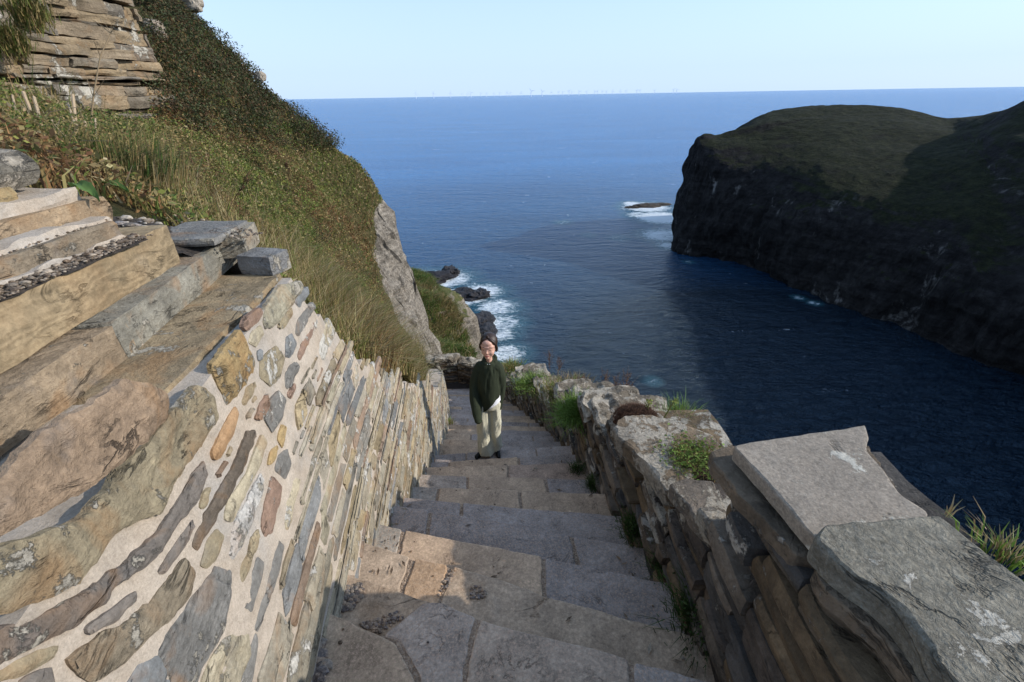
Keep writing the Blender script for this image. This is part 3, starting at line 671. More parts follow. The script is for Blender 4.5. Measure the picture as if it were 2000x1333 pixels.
# ------------------------------------------------------------------ left mortared wall
LW = empty('retaining_wall', (-1.1, 2, -3), 'tall mortared sandstone wall with stepped top on the left of the stairs', 'wall')
def left_wall():
    # mortar body: front face grid, stepped top, back
    Ys = np.concatenate([np.arange(-.8, 3, .035), np.arange(3, 13.6, .07)]); tt = np.linspace(0, 1, 46)
    def ztq(Y):
        base = ZTL(Y); q = np.floor(base / .085 + .3 * vnoise(np.stack([Y * 2, 0 * Y, 0 * Y], -1), 5)) * .085
        return np.where(Y > 1.86, np.minimum(q, base + .02), base)
    ZT = ztq(Ys); ZB = zst(Ys) - .55
    Yg, T = np.meshgrid(Ys, tt, indexing='ij'); Z = ZB[:, None] * (1 - T) + ZT[:, None] * T
    P = np.stack([XF(Yg, Z), Yg, Z], -1); dx = .006 * fbm(P * 14, 3, 70) + .010 * fbm(P * 4, 2, 71)
    P[..., 0] += dx; mb = MB(); mb.add(P.reshape(-1, 3), gridfaces(*Yg.shape)[:, ::-1])
    n = len(Ys); A = P[:, -1]; B = A.copy(); B[:, 0] -= .40; C = B.copy(); C[:, 2] = ZB
    for a, b in ((A, B), (B, C)):
        V = np.stack([a, b], 1).reshape(-1, 3); mb.add(V, gridfaces(n, 2)[:, ::-1])
    mb.build('mortar', M['mortar'], LW, smooth=False)
    # stones traced on the near face
    K3 = lambda l: [(x / 1.818, y / 1.818 + 600) for x, y in l]; K4 = lambda l: [(x / 2.666 + 400, y / 2.666 + 550) for x, y in l]
    br = (.33, .235, .155); ol = (.29, .24, .155); dk = (.19, .165, .14); gy = (.20, .19, .17); och = (.38, .27, .13); wh = (.55, .52, .47); pale = (.42, .36, .25); slate = (.22, .225, .22); rd = (.27, .18, .13)
    big = [
     (K3([(-60, 700), (0, 640), (60, 540), (160, 450), (300, 360), (430, 265), (520, 275), (595, 310), (590, 380), (500, 480), (400, 560), (300, 640), (180, 700), (60, 760), (-60, 820)]), br, 'long reddish brown stone with flaking layers'),
     (K3([(-60, 880), (0, 860), (120, 820), (240, 780), (330, 720), (420, 600), (520, 490), (640, 340), (700, 280), (760, 320), (770, 390), (700, 500), (620, 600), (570, 720), (470, 760), (400, 800), (330, 900), (270, 970), (150, 1020), (0, 1075), (-60, 1100)]), ol, 'longest olive brown stone low on the near wall'),
     (K3([(-60, 1200), (0, 1165), (120, 1120), (240, 1060), (340, 990), (440, 920), (540, 820), (620, 710), (690, 590), (720, 550), (735, 590), (700, 680), (620, 780), (560, 870), (470, 940), (380, 1020), (290, 1100), (180, 1160), (60, 1220), (-60, 1280)]), dk, 'long thin dark stone'),
     (K3([(750, 210), (850, 80), (905, 200), (840, 310), (800, 340), (765, 270)]), och, 'ochre diamond shaped stone'),
     (K3([(235, 1250), (330, 1190), (430, 1130), (520, 1060), (590, 980), (650, 900), (690, 950), (670, 1020), (590, 1110), (500, 1190), (420, 1270), (340, 1310), (290, 1300)]), (.28, .23, .16), 'tan stone with dark broken lower end'),
     (K3([(555, 1225), (600, 1140), (680, 1040), (760, 920), (810, 940), (815, 1010), (790, 1150), (720, 1270), (680, 1360), (600, 1360)]), (.21, .20, .18), 'grey leaf shaped stone'),
     (K3([(805, 880), (830, 760), (900, 640), (925, 590), (930, 650), (900, 740), (860, 830), (820, 900)]), wh, 'white weathered stone'),
     (K3([(680, 860), (700, 780), (760, 680), (830, 560), (880, 440), (905, 435), (900, 480), (850, 580), (790, 700), (730, 800), (695, 865)]), (.15, .12, .09), 'long narrow dark brown stone'),
     (K4([(305, 200), (320, 130), (400, 20), (500, 0), (510, 30), (440, 130), (360, 230), (310, 240)]), (.4, .36, .26), 'pale lichened stone below the wall top'),
     (K3([(690, 1400), (740, 1250), (800, 1170), (880, 1170), (885, 1230), (850, 1310), (830, 1400)]), pale, 'pale tan stone low on the near wall')]
    small = [
     (K3([(750, 520), (790, 430), (835, 350), (845, 380), (820, 460), (780, 530), (755, 540)]), (.38, .24, .13)), (K3([(555, 945), (600, 880), (650, 800), (685, 750), (675, 810), (630, 880), (570, 950)]), dk),
     (K3([(705, 715), (725, 660), (745, 640), (735, 690), (710, 720)]), ol), (K3([(300, 1155), (350, 1110), (420, 1060), (490, 1010), (480, 1040), (400, 1110), (320, 1160)]), dk),
     (K3([(430, 1360), (500, 1260), (560, 1225), (590, 1280), (610, 1360)]), slate), (K3([(30, 1400), (50, 1333), (180, 1280), (190, 1400)]), dk), (K3([(-60, 1310), (0, 1290), (100, 1240), (210, 1205), (190, 1235), (80, 1290), (-60, 1350)]), ol),
     (K3([(710, 920), (730, 840), (765, 790), (795, 815), (770, 880), (735, 925)]), ol), (K3([(795, 755), (810, 690), (880, 590), (930, 450), (945, 480), (920, 560), (870, 660), (820, 760)]), pale),
     (K3([(850, 980), (850, 920), (890, 820), (915, 790), (910, 850), (880, 930), (855, 985)]), ol), (K3([(855, 1080), (880, 1000), (910, 880), (935, 900), (925, 970), (890, 1080)]), gy),
     (K3([(900, 1150), (920, 1050), (960, 920), (985, 820), (1005, 850), (985, 950), (940, 1080), (910, 1155)]), gy), (K3([(925, 780), (940, 700), (965, 600), (1000, 640), (985, 720), (960, 810), (935, 815)]), rd),
     (K3([(940, 400), (950, 340), (990, 300), (1015, 330), (1000, 390), (965, 445)]), gy), (K3([(920, 250), (925, 190), (980, 140), (1010, 180), (990, 250), (960, 280)]), ol), (K3([(1012, 180), (1015, 110), (1035, 95), (1052, 130), (1030, 175)]), slate),
     (K3([(905, 400), (925, 340), (950, 310), (955, 350), (930, 395)]), rd), (K3([(855, 340), (870, 290), (905, 265), (895, 310), (865, 350)]), ol), (K3([(975, 580), (985, 530), (1020, 505), (1035, 560), (1010, 610)]), gy),
     (K3([(1010, 790), (1010, 700), (1045, 600), (1065, 610), (1045, 700), (1020, 795)]), pale), (K3([(1015, 280), (1022, 220), (1045, 195), (1060, 215), (1030, 285)]), gy), (K3([(915, 190), (912, 155), (930, 150), (928, 185)]), slate),
     (K3([(950, 560), (960, 510), (985, 490), (975, 540)]), och), (K3([(985, 470), (1000, 420), (1015, 425), (1000, 500)]), och), (K3([(850, 1333), (880, 1230), (905, 1160), (915, 1180), (890, 1333)]), gy),
     (K4([(200, 240), (215, 190), (290, 140), (300, 160), (270, 210), (215, 255)]), rd), (K4([(465, 110), (500, 50), (535, 30), (540, 60), (490, 135)]), slate), (K4([(480, 390), (500, 330), (580, 190), (585, 240), (530, 330), (490, 410)]), rd),
     (K4([(470, 280), (480, 210), (560, 110), (575, 130), (520, 230), (480, 285)]), gy), (K4([(590, 390), (600, 290), (640, 190), (675, 250), (660, 310), (615, 410)]), pale), (K4([(415, 540), (420, 480), (480, 420), (490, 440), (450, 500), (430, 555)]), gy),
     (K4([(430, 600), (440, 570), (465, 535), (470, 555), (445, 610)]), rd), (K4([(225, 320), (240, 265), (290, 235), (300, 270), (260, 340)]), pale), (K4([(380, 240), (400, 190), (450, 140), (460, 160), (410, 240)]), ol)]
    occ = np.zeros((1600, 800), bool)          # 1 cm occupancy in (Y, z)
    def mark(p, grow=1):
        lo, hi = p.min(0), p.max(0); ys = np.arange(lo[0], hi[0], .01); zs = np.arange(lo[1], hi[1], .01)
        if not len(ys) or not len(zs): return None
        G = np.stack(np.meshgrid(ys, zs, indexing='ij'), -1); ins = np.zeros(G.shape[:2], bool); j = len(p) - 1
        for i in range(len(p)):
            c = ((p[i, 1] > G[..., 1]) != (p[j, 1] > G[..., 1]))
            xx = (p[j, 0] - p[i, 0]) * (G[..., 1] - p[i, 1]) / (p[j, 1] - p[i, 1] + 1e-12) + p[i, 0]
            ins ^= c & (G[..., 0] < xx); j = i
        return ((G[..., 0][ins] + 1.0) / .01).astype(int), ((G[..., 1][ins] + 10.0) / .0125).astype(int)
    def stone(mb, p, col, proud, seed, step=.02, amp=.004, sm=1):
        p = np.asarray(p, float)
        if poly_area(p) < 0: p = p[::-1]
        p = smooth_poly(resample(p, step), sm); n = len(p)
        if n < 5: return
        q = np.c_[p * 24 + seed, np.zeros(n)]; p = p + np.stack([fbm(q, 4, 3, .7), fbm(q + 30, 4, 4, .7)], 1) * amp * 2.2
        ww = min(.010, .12 * math.sqrt(abs(poly_area(p)))); rings = []
        for d, h in ((0, -.012), (0, proud * .45), (ww, proud), (ww * 2.2, proud * 1.25)):
            r = offset_poly(p, d); x = XF(r[:, 0], r[:, 1]) + h + .004 * fbm(np.c_[r * 25, np.full(n, seed)], 2, 6)
            rings.append(np.stack([x, r[:, 0], r[:, 1]], 1))
        V = np.concatenate(rings); F = []
        for k in range(3):
            for i in range(n): j = (i + 1) % n; F.append((k * n + i, k * n + j, (k + 1) * n + j, (k + 1) * n + i))
        mb.add(V, np.array(F), col); r3 = rings[3][:, 1:]; big_ = abs(poly_area(r3)) > .012
        def face(Q):
            d = np.sqrt(((Q[:, None] - r3[None]) ** 2).sum(2)).min(1); k = np.clip(d / .03, 0, 1); q3 = np.c_[Q[:, 0] * 5, Q[:, 1] * 13, np.full(len(Q), seed)]
            x = XF(Q[:, 0], Q[:, 1]) + proud * 1.25 + .004 * fbm(np.c_[Q * 25, np.full(len(Q), seed)], 2, 6) + k * (.016 * fbm(q3, 4, 9) if big_ else 0)
            return np.c_[x, Q]
        cap(mb, r3, face, col, .02 if big_ else 0)
    def px2yz(l): return np.array([on_face(*q)[1:] for q in l])
    def grow(p, d):
        if poly_area(p) < 0: p = p[::-1]
        return offset_poly(p, -d)
    def markp(p):
        r = mark(p)
        if r is None: return
        a, b = r; ok = (a >= 0) & (a < 1600) & (b >= 0) & (b < 800)
        for da in (-1, 0, 1):
            for db in (-1, 0, 1): occ[np.clip(a[ok] + da, 0, 1599), np.clip(b[ok] + db, 0, 799)] = True
    for i, (l, c, lab) in enumerate(big):
        p = grow(px2yz(l), .005); mb = MB(); stone(mb, p, c, .008, i * 3.1, .011, .006); o = mb.build('wall_stone', M['bigstone'], LW); o['label'] = lab; markp(p)
    mb = MB()
    for i, (l, c) in enumerate(small):
        p = grow(px2yz(l), .0045); stone(mb, p, c, .006, 50 + i * 2.3, .012, .003); markp(p)
    # procedural coursed stones for the rest of the face
    pal = [(.37, .31, .21), (.33, .27, .18), (.40, .33, .22), (.27, .25, .21), (.30, .26, .19), (.42, .37, .28), (.23, .23, .22), (.29, .21, .15), (.34, .30, .23), (.36, .32, .24), (.38, .30, .18), (.35, .31, .22)]
    rg = random.Random(5); occm = []
    for z, fill in ((-9.6, 0), (-3.2, 1), (-3.19, 1), (-3.175, 1)):
      while z < -.72:
        h = rg.choice([.03, .04, .05, .06, .07, .085, .10]) if not fill else rg.choice([.022, .03, .04]); zc = z + h / 2
        Y = -.3 + rg.uniform(0, .2)
        while Y < (13.2 if not fill else 3):
            L = (rg.uniform(.14, .65) if h < .075 else rg.uniform(.12, .36)) if not fill else rg.uniform(.04, .2); yc = Y + L / 2
            if zc + h * .3 < ZTL(yc) - .01 and zc - h * .5 > zst(yc) - .32:
                a, b = L / 2 - .006, h / 2 - .0045 * rg.uniform(.6, 1.3); n = 14; th = np.linspace(0, 2 * np.pi, n, endpoint=False); pw = rg.uniform(.16, .42)
                sk = rg.uniform(-.35, .35)
                u = np.sign(np.cos(th)) * np.abs(np.cos(th)) ** pw; v = np.sign(np.sin(th)) * np.abs(np.sin(th)) ** (pw * .9)
                u = u * (1 + .10 * np.array([rg.uniform(-1, 1) for _ in th])); v = v * (1 + .18 * np.array([rg.uniform(-1, 1) for _ in th])) * (1 + sk * u * .6)
                u = u + v * rg.uniform(-.9, .9) * b / a
                p = np.stack([yc + a * u, zc + b * v + .01 * rg.uniform(-1, 1)], 1)
                ia = np.clip(((p[:, 0] + 1) / .01).astype(int), 0, 1599); ib = np.clip(((p[:, 1] + 10) / .0125).astype(int), 0, 799)
                ci, cj = int((yc + 1) / .01), int((zc + 10) / .0125)
                if not occ[ia, ib].any() and not occ[min(ci, 1599), min(cj, 799)] and (yc > 1.15 or zc > -99):
                    c = np.array(rg.choice(pal)) * rg.uniform(.62, 1.08); stone(mb, p, c, rg.uniform(.005, .012), rg.uniform(0, 99), .03 if yc < 4 else .06, .003, 0)
                    if yc < 3.2: occm.append(p)
            Y += L + rg.uniform(0, .012)
        z += h
        if fill:
          for q_ in occm: markp(q_)
          occm.clear()
      for q_ in occm: markp(q_)
      occm.clear()
    mb.build('stonework', M['wallstone'], LW)
left_wall()

def wall_top():
    """big stepped blocks at the head of the left wall"""
    def blk(name, mat, lab, p0, p1, z0, z1, depth, col, amp=.012, strata=.3, seed=0, n=(6, 26, 6), zt1=None, rnd=.12):
        # p0, p1: front edge in plan (near, far); the block runs back to the left
        p0 = np.array(p0); p1 = np.array(p1); e = (p1 - p0) / np.linalg.norm(p1 - p0); b = np.array([-e[1], e[0]]) * depth
        zz = z1 if zt1 is None else zt1
        q0, q1 = p0 + b, p1 + b
        c8 = [(*q0, z0), (*p0, z0), (*p1, z0), (*q1, z0), (*q0, z1), (*p0, z1), (*p1, zz), (*q1, zz)]
        mb = MB(); hexblock(mb, c8, n, amp, 7., col, rnd, seed, strata)
        o = mb.build(name, M[mat], LW); o['label'] = lab; return o
    def fx(px, py, z): return atZ(px, py, z)[:2]
    blk('coping_stone', 'bigstone', 'wide flat brown coping slab with its top face showing', fx(325, 770, -.66), fx(552, 533, -.66), -.74, -.655, .42, (.30, .23, .14), .008, .15, 1)
    blk('coping_stone', 'bigstone', 'orange faced coping stone with a grey top, left of the flat slab', fx(-160, 985, -.63), fx(268, 668, -.63), -.66, -.545, .34, (.33, .25, .165), .010, .2, 2)
    blk('coping_stone', 'bigstone', 'grey and orange ledge stone behind the flat slab', fx(240, 690, -.63), fx(482, 482, -.63), -.66, -.54, .3, (.27, .25, .2), .008, .15, 3)
    blk('coping_stone', 'swirl', 'ochre block with swirling folded layers', fx(-140, 790, -.515), fx(352, 500, -.515), -.54, -.395, .30, (.31, .235, .14), .010, .2, 4)
    blk('coping_stone', 'bigstone', 'flaking brown stone in pale mortar above the swirled block', (-1.21, .2), (-1.27, 1.50), -.405, -.335, .3, (.25, .2, .14), .012, .5, 5)
    blk('coping_stone', 'bigstone', 'smooth orange stone third from the top at the left edge', (-1.30, .2), (-1.36, 1.60), -.36, -.275, .3, (.37, .27, .17), .006, .1, 6)
    blk('coping_stone', 'coping', 'rounded grey boulder with white lichen at the top left', (-1.39, .95), (-1.42, 1.50), -.225, -.120, .3, (.26, .23, .18), .014, .1, 7, (6, 10, 6), None, .55)
    blk('coping_stone', 'bigstone', 'thin yellow stone wedged under the boulder', (-1.37, .7), (-1.40, 1.35), -.245, -.205, .3, (.36, .29, .16), .006, .1, 8)
    blk('coping_stone', 'bigstone', 'blue grey coping slab at the far end of the stepped top', fx(532, 528, -.63), fx(566, 497, -.60), -.66, -.575, .17, (.22, .215, .205), .008, .2, 9, (8, 8, 5))
    blk('coping_stone', 'bigstone', 'flat grey slate lying on the wall head', fx(415, 470, -.49), fx(484, 432, -.49), -.515, -.485, .28, (.235, .225, .205), .010, .2, 10, (8, 10, 3))
    blk('coping_stone', 'bigstone', 'small cracked pale stone under the slate', fx(478, 480, -.55), fx(505, 452, -.55), -.60, -.50, .2, (.34, .3, .23), .008, .3, 11, (5, 5, 6))
    # mortar bedding between the upper courses and the earth core
    mb = MB()
    def bed(p0, p1, z0, z1, depth, inset):
        p0 = np.array(p0); p1 = np.array(p1); e = (p1 - p0) / np.linalg.norm(p1 - p0); b = np.array([-e[1], e[0]])
        p0 = p0 + b * inset; p1 = p1 + b * inset - e * .03; q0, q1 = p0 + b * depth, p1 + b * depth
        hexblock(mb, [(*q0, z0), (*p0, z0), (*p1, z0), (*q1, z0), (*q0, z1), (*p0, z1), (*p1, z1), (*q1, z1)], (5, 50, 5), .020, 16., (1, 1, 1), .1, 30)
    bed(fx(-160, 985, -.65), fx(300, 660, -.65), -.67, -.635, .35, .01)
    bed(fx(-140, 790, -.53), fx(350, 502, -.53), -.64, -.50, .3, .006)
    bed((-1.20, .2), (-1.262, 1.52), -.41, -.385, .3, 0)
    bed((-1.235, .2), (-1.30, 1.54), -.36, -.318, .3, 0)
    bed((-1.32, .2), (-1.385, 1.56), -.30, -.235, .3, 0)
    mb.build('mortar_bedding', M['mortar'], LW)
    mb = MB()
    pts = [(-1.05, 1.95, -.60), (-1.25, 1.75, -.54), (-1.22, 2.1, -.56), (-1.3, 1.45, -.42), (-1.45, 1.75, -.46), (-1.7, 2.2, -.5), (-2.0, 1.6, -.3), (-2.2, 1.2, -.22), (-1.35, .6, -.33), (-1.6, 1.0, -.29), (-1.45, 1.2, -.33), (-2.2, .3, -.1), (-2.6, 2.4, -.42), (-1.9, 2.9, -1.0), (-1.25, 2.5, -1.25), (-1.3, 0, -.3), (-1.0, 1.6, -.62), (-.98, .9, -.62)]
    g = RBF(pts, .01); X, Y = np.meshgrid(np.arange(-2.6, -.98, .03), np.arange(-.4, 2.75, .03), indexing='ij')
    Z = g(X, Y) + .012 * fbm(np.stack([X, Y, 0 * X], -1) * 9, 4, 77); V = np.stack([X, Y, Z], -1).reshape(-1, 3); F = gridfaces(*X.shape)
    c = V[F].mean(1); F = F[c[:, 0] < np.interp(c[:, 1], [0, 1.45, 1.6, 1.9, 2.1, 2.8], [-1.42, -1.42, -1.30, -1.22, -1.26, -1.34])]; mb.add(V, F)
    mb.build('soil_top', M['soil'], LW)
    # grit lying on the ledges between courses
    mb = MB(); rg = random.Random(31)
    def grit(a, b, z, wd, n, lo=.002, hi=.008):
        a, b = (np.array([*a, z]), np.array([*b, z])) if abs(a[0]) < 5 else (atZ(*a, z), atZ(*b, z)); e = (b - a) / np.linalg.norm(b - a); nn = np.array([-e[1], e[0], 0])
        for i in range(n):
            p = a + (b - a) * rg.random() + nn * rg.uniform(0, wd); r = rg.uniform(lo, hi)
            blob(mb, p + [0, 0, r * .3], np.array([r * 1.2, r, r * .6]), 2, .5, 1.6, i % 50, rg.choice([(.12, .09, .06), (.16, .12, .085), (.40, .33, .25), (.22, .18, .14), (.08, .06, .045)]))
    grit((-1.13, .4), (-1.19, 1.5), -.391, .10, 2600, .0012, .0048); grit((-1.15, .4), (-1.20, 1.5), -.389, .06, 90, .005, .010); grit((275, 655), (470, 492), -.65, .035, 600, .002, .006); grit((-1.24, .4), (-1.29, 1.5), -.333, .05, 500, .001, .004)
    grit((300, 430), (460, 470), -.50, .12, 160)
    sb = MB()
    for (x0, y0, x1, y1, z, w_) in ((-1.135, .3, -1.195, 1.48, -.388, .10), (-1.15, .95, -1.20, 1.6, -.648, .03)):
        n_ = 60; t_ = np.linspace(0, 1, n_); A_ = np.stack([x0 + (x1 - x0) * t_, y0 + (y1 - y0) * t_], 1); ed = .018 * fbm(np.c_[A_ * 16, 0 * t_], 4, 3, .7)
        rows_ = [np.c_[A_[:, 0] + ed - w_ * k, A_[:, 1], np.full(n_, z) + (.004 * fbm(np.c_[A_ * 30, np.full(n_, k)], 3, 4) - .003 if 0 < k < 1 else -.012)] for k in (0, .12, .3, .5, .7, .88, 1)]
        sb.add(np.stack(rows_, 1).reshape(-1, 3), gridfaces(n_, 7))
    sb.build('ledge_soil', M['soil'], LW)
    o = mb.build('grit', M['stepbrown'], LW); o['kind'] = 'stuff'
    # pebbles lying on it
    mb = MB(); rg = random.Random(3)
    for i in range(900):
        x = rg.uniform(-2.0, -1.0); y = rg.uniform(.5, 2.3)
        if x > np.interp(y, [0, 1.45, 1.6, 1.9, 2.1, 2.8], [-1.42, -1.42, -1.30, -1.22, -1.26, -1.34]): continue
        zz = float(g(x, y)); r = rg.choice([.004, .006, .008, .012, .016]) * rg.uniform(.7, 1.3)
        blob(mb, (x, y, zz + r * .35), np.array([r * 1.3, r, r * .55]), 2, .5, 1.5, i % 60, rg.choice([(.5, .44, .36), (.4, .36, .3), (.2, .19, .19), (.1, .09, .08), (.3, .24, .18)]))
    o = mb.build('pebbles', M['stepbrown'], LW); o['kind'] = 'stuff'
    return g
SOILF = wall_top()

# ------------------------------------------------------------------ right parapet wall
RW = empty('parapet_wall', (.9, 2, -3), 'rough lichened dry stone parapet with jagged coping on the seaward side of the stairs', 'wall')
def right_wall():
    s = np.r_[0, np.cumsum(np.linalg.norm(np.diff(PR, axis=0), axis=1))]
    def at(a): return np.array([np.interp(a, s, PR[:, 0]), np.interp(a, s, PR[:, 1])])
    def frame(a):
        p = at(a); d = at(a + .15) - at(a - .15); d /= np.linalg.norm(d); return p, d, np.array([d[1], -d[0]])
    sw = MB(); up = MB(); core = MB(); rg = random.Random(21)
    def ground(p): return float(zst(min(p[1], 12.2))) if p[1] < 12.4 else -8.55
    def block(mb, a0, a1, z0, z1, face, thick, amp, col, seed, n=(5, 7, 2), strata=.3, tilt=0., rnd=.15):
        p0, d0, n0 = frame(a0); p1, d1, n1 = frame(a1)
        i0, i1 = p0 + n0 * face, p1 + n1 * face; o0, o1 = i0 + n0 * thick, i1 + n1 * thick
        hexblock(mb, [(*i0, z0), (*o0, z0), (*o1, z0), (*i1, z0), (*i0, z1), (*o0, z1 + tilt), (*o1, z1 + tilt), (*i1, z1)], n, amp, 5., col, rnd, seed, strata)
    # units: (arc0, arc1, top z)
    units = []; a = 0.0
    near = [(-1.5, .42, -.98), (.42, 1.22, -1.06), (1.22, 1.62, -1.60), (1.62, 2.45, -1.80)]
    sY = lambda Y: np.interp(Y, PR[:11, 1], s[:11])
    for y0, y1, zt in near: units.append((sY(y0), sY(y1), zt, 'near'))
    a = sY(2.45)
    while a < s[-1] - .3:
        L = rg.uniform(.38, .7); p = at(a + L / 2); zt = ground(p) + (.76 if p[1] < 12.3 else .85) + rg.uniform(-.10, .08)
        units.append((a, min(a + L, s[-1]), zt, 'far')); a += L
    for ui, (a0, a1, zt, kind) in enumerate(units):
        cz = zt - (.10 if kind == 'far' else .085); zb = ground(at((a0 + a1) / 2)) - .65
        if kind == 'near' and ui == 1: cz = zt - .05
        block(core, a0 - .02, a1 + .02, zb, cz - .02, .07, .34, .01, (.05, .04, .03), ui, (3, 4, 4), 0)
        z = cz
        while z > zb:
            h = rg.choice([.035, .05, .06, .08, .11]); x = a0
            while x < a1 - .02:
                L = min(rg.uniform(.16, .55), a1 - x)
                if a1 - (x + L) < .08: L = a1 - x
                c = np.array(rg.choice([(.15, .11, .075), (.12, .095, .075), (.17, .12, .07), (.10, .09, .08), (.20, .16, .12)])) * rg.uniform(.8, 1.15)
                block(up if (zt - z) < .26 and (kind == 'far' or ui > 1) else sw, x + .003, x + L - .003, z - h + .004, z, rg.uniform(-.035, .035) - .02 * (z - zb), .5 + rg.uniform(-.03, .05), .016, c, rg.randrange(999), (5, 7, 3), .5)
                x += L
            z -= h
        if kind == 'far':
            for j, (b0, b1) in enumerate([(a0, a1)]):
                mb = MB(); th = rg.uniform(.09, .15)
                block(mb, b0 - .03, b1 + rg.uniform(-.05, .05), zt - th, zt + rg.uniform(-.03, .05), -.05 + rg.uniform(-.02, .03), .50 + rg.uniform(-.06, .08), .07, (.22, .18, .13), ui * 5, (18, 18, 8), .8, rg.uniform(-.12, .02), .42)
                mb.build('coping_stone', M['coping'], RW)
    sw.build('stonework', M['drystone'], RW); up.build('lichened_stonework', M['coping2'], RW); core.build('rubble_core', M['soil'], RW)
    # the coping of the near units, shaped after the photograph
    def slab(pts, z, th, mat, col, lab, bevel=.014, amp=.008, seed=0, tilt=(0, 0), zp=None):
        poly = np.array([atZ(*q, zp or z)[:2] for q in pts]); mb = MB(); prism(mb, poly, z, z - th, bevel, col, .03, amp, seed, tilt)
        o = mb.build('coping_slab', M[mat], RW); o['label'] = lab; return o
    slab([(1432, 872), (1470, 862), (1560, 850), (1640, 838), (1690, 828), (1696, 850), (1692, 878), (1740, 935), (1762, 968), (1815, 1000), (1780, 1100), (1640, 1120), (1598, 1058), (1500, 945)], -1.00, .05, 'slab', (.27, .225, .175), 'smooth pale flat slab with a notched far corner', .008, .004, 1)
    slab([(1593, 1045), (1612, 1022), (1700, 1012), (1780, 1002), (1832, 1004), (1900, 1052), (2000, 1130), (2150, 1250), (2300, 1500), (2000, 1500), (1850, 1310), (1750, 1185), (1640, 1105)], -.945, .075, 'slabrough', (.23, .205, .155), 'rough pitted grey slab nearest the viewer', .012, .010, 2)
    slab([(1384, 878), (1420, 868), (1600, 856), (1700, 868), (1760, 980), (1700, 1120), (1560, 1085), (1440, 960), (1402, 915)], -1.075, .055, 'drystone', (.17, .13, .09), 'dark layered slab poking out under the smooth slab', .010, .014, 3)
    slab([(1196, 832), (1215, 815), (1260, 806), (1330, 822), (1395, 848), (1412, 872), (1380, 900), (1330, 965), (1302, 962), (1262, 900), (1215, 862)], -1.76, .10, 'coping', (.27, .2, .13), 'large lichened coping slab with a bare brown patch and two hollows', .02, .014, 4)
    slab([(1308, 945), (1340, 935), (1395, 938), (1420, 1000), (1440, 1060), (1395, 1050), (1350, 1000)], -1.60, .08, 'coping', (.22, .18, .14), 'small lichened slab in front of the green plants', .012, .010, 5)
    slab([(1362, 992), (1395, 990), (1440, 1010), (1470, 1090), (1420, 1080), (1385, 1030)], -1.50, .07, 'coping', (.25, .22, .18), 'smallest pale slab tucked beside the tall slabs', .012, .010, 6)
    for i, (dz, sh) in enumerate(((.078, 14), (.135, 34), (.20, 20))):
        slab([(1588 + sh, 1062), (1700, 1040), (1820, 1040), (2000, 1150), (2300, 1500), (2000, 1560), (1845 + sh, 1345), (1742 + sh, 1205), (1630 + sh, 1118)], -.945 - dz, .048, 'drystone', (.17, .13, .09), ['upper', 'middle', 'lower'][i] + ' dark thin slab under the rough pitted slab', .008, .012, 20 + i, (0, 0), -.945)
    return units, frame, ground
UNITS, RFRAME, RGROUND = right_wall()

# ------------------------------------------------------------------ seaward slope behind the parapet
def seaward():
    Y, T = np.meshgrid(np.arange(-4, 24, .35), np.linspace(0, 1, 30), indexing='ij')
    X = XR(Y) + .42 + np.clip(Y - 12.5, 0, 3) * .0 + T ** 1.1 * 16; Z = zst(Y) - .55 - (X - XR(Y) - .42) * 2.6
    Z = np.maximum(Z, -52); V = np.stack([X, Y, Z], -1); V = V + np.stack([fbm(V * .6 + 8 * k, 4, 80 + k) for k in range(3)], -1) * np.clip(T * 8, 0, 1)[..., None] * .5
    mb = MB(); mb.add(V.reshape(-1, 3), gridfaces(*Y.shape)[:, ::-1])
    m = terrain_mat('seaward slope ground', (.12, .10, .08), (.25, .21, .16), (.04, .05, .02), (.09, .08, .03), .8, (.3, .42), 1.5, .15, .5)
    o = mb.build('seaward_slope', m); o['kind'] = 'structure'
    mb = MB(); X, Y = np.meshgrid(np.linspace(-4.2, -.6, 12), np.linspace(12.6, 15.5, 10), indexing='ij')
    Z = -8.62 - .9 * np.clip(Y - 13.6, 0, 9) * .8; V = np.stack([X, Y, Z], -1); mb.add(V.reshape(-1, 3), gridfaces(*X.shape))
    o = mb.build('ground', M['soil']); o['kind'] = 'structure'
seaward()

# ------------------------------------------------------------------ vegetation
def blades(mb, P, H, W, lean, col, tipcol=None, bend=.5):
    """P base points, H heights, W widths, lean (N,2) horizontal tip offset as a fraction of height"""
    n = len(P); a = RNG.uniform(0, 2 * np.pi, n); s = np.stack([np.cos(a), np.sin(a), 0 * a], 1) * (W / 2)[:, None]
    L = np.c_[lean * H[:, None], np.zeros(n)]; up = np.c_[np.zeros((n, 2)), H]
    m = P + L * (bend * .45) + up * .55; t = P + L + up * (1 - .25 * np.clip(np.linalg.norm(lean, axis=1), 0, 1.5))[:, None]
    V = np.stack([P - s, P + s, m + s * .8, m - s * .8, t + s * .12, t - s * .12], 1).reshape(-1, 3)
    b = np.arange(n)[:, None] * 6; F = np.concatenate([b + [0, 1, 2, 3], b + [3, 2, 4, 5]])
    c = np.repeat(col, 6, 0); mb.add(V, F, c)
def leaves(mb, P, S, col, flat=.0):
    n = len(P); a = RNG.normal(size=(n, 3)); a[:, 2] *= 1 - flat; a /= np.linalg.norm(a, axis=1)[:, None]
    b = np.cross(a, RNG.normal(size=(n, 3))); b /= np.linalg.norm(b, axis=1)[:, None]
    a = a * S[:, None]; b = b * (S * RNG.uniform(.35, .7, n))[:, None]
    V = np.stack([P - a, P - b * .9, P + a, P + b * .9], 1).reshape(-1, 3)
    mb.add(V, (np.arange(n)[:, None] * 4 + np.arange(4)), np.repeat(col, 4, 0))
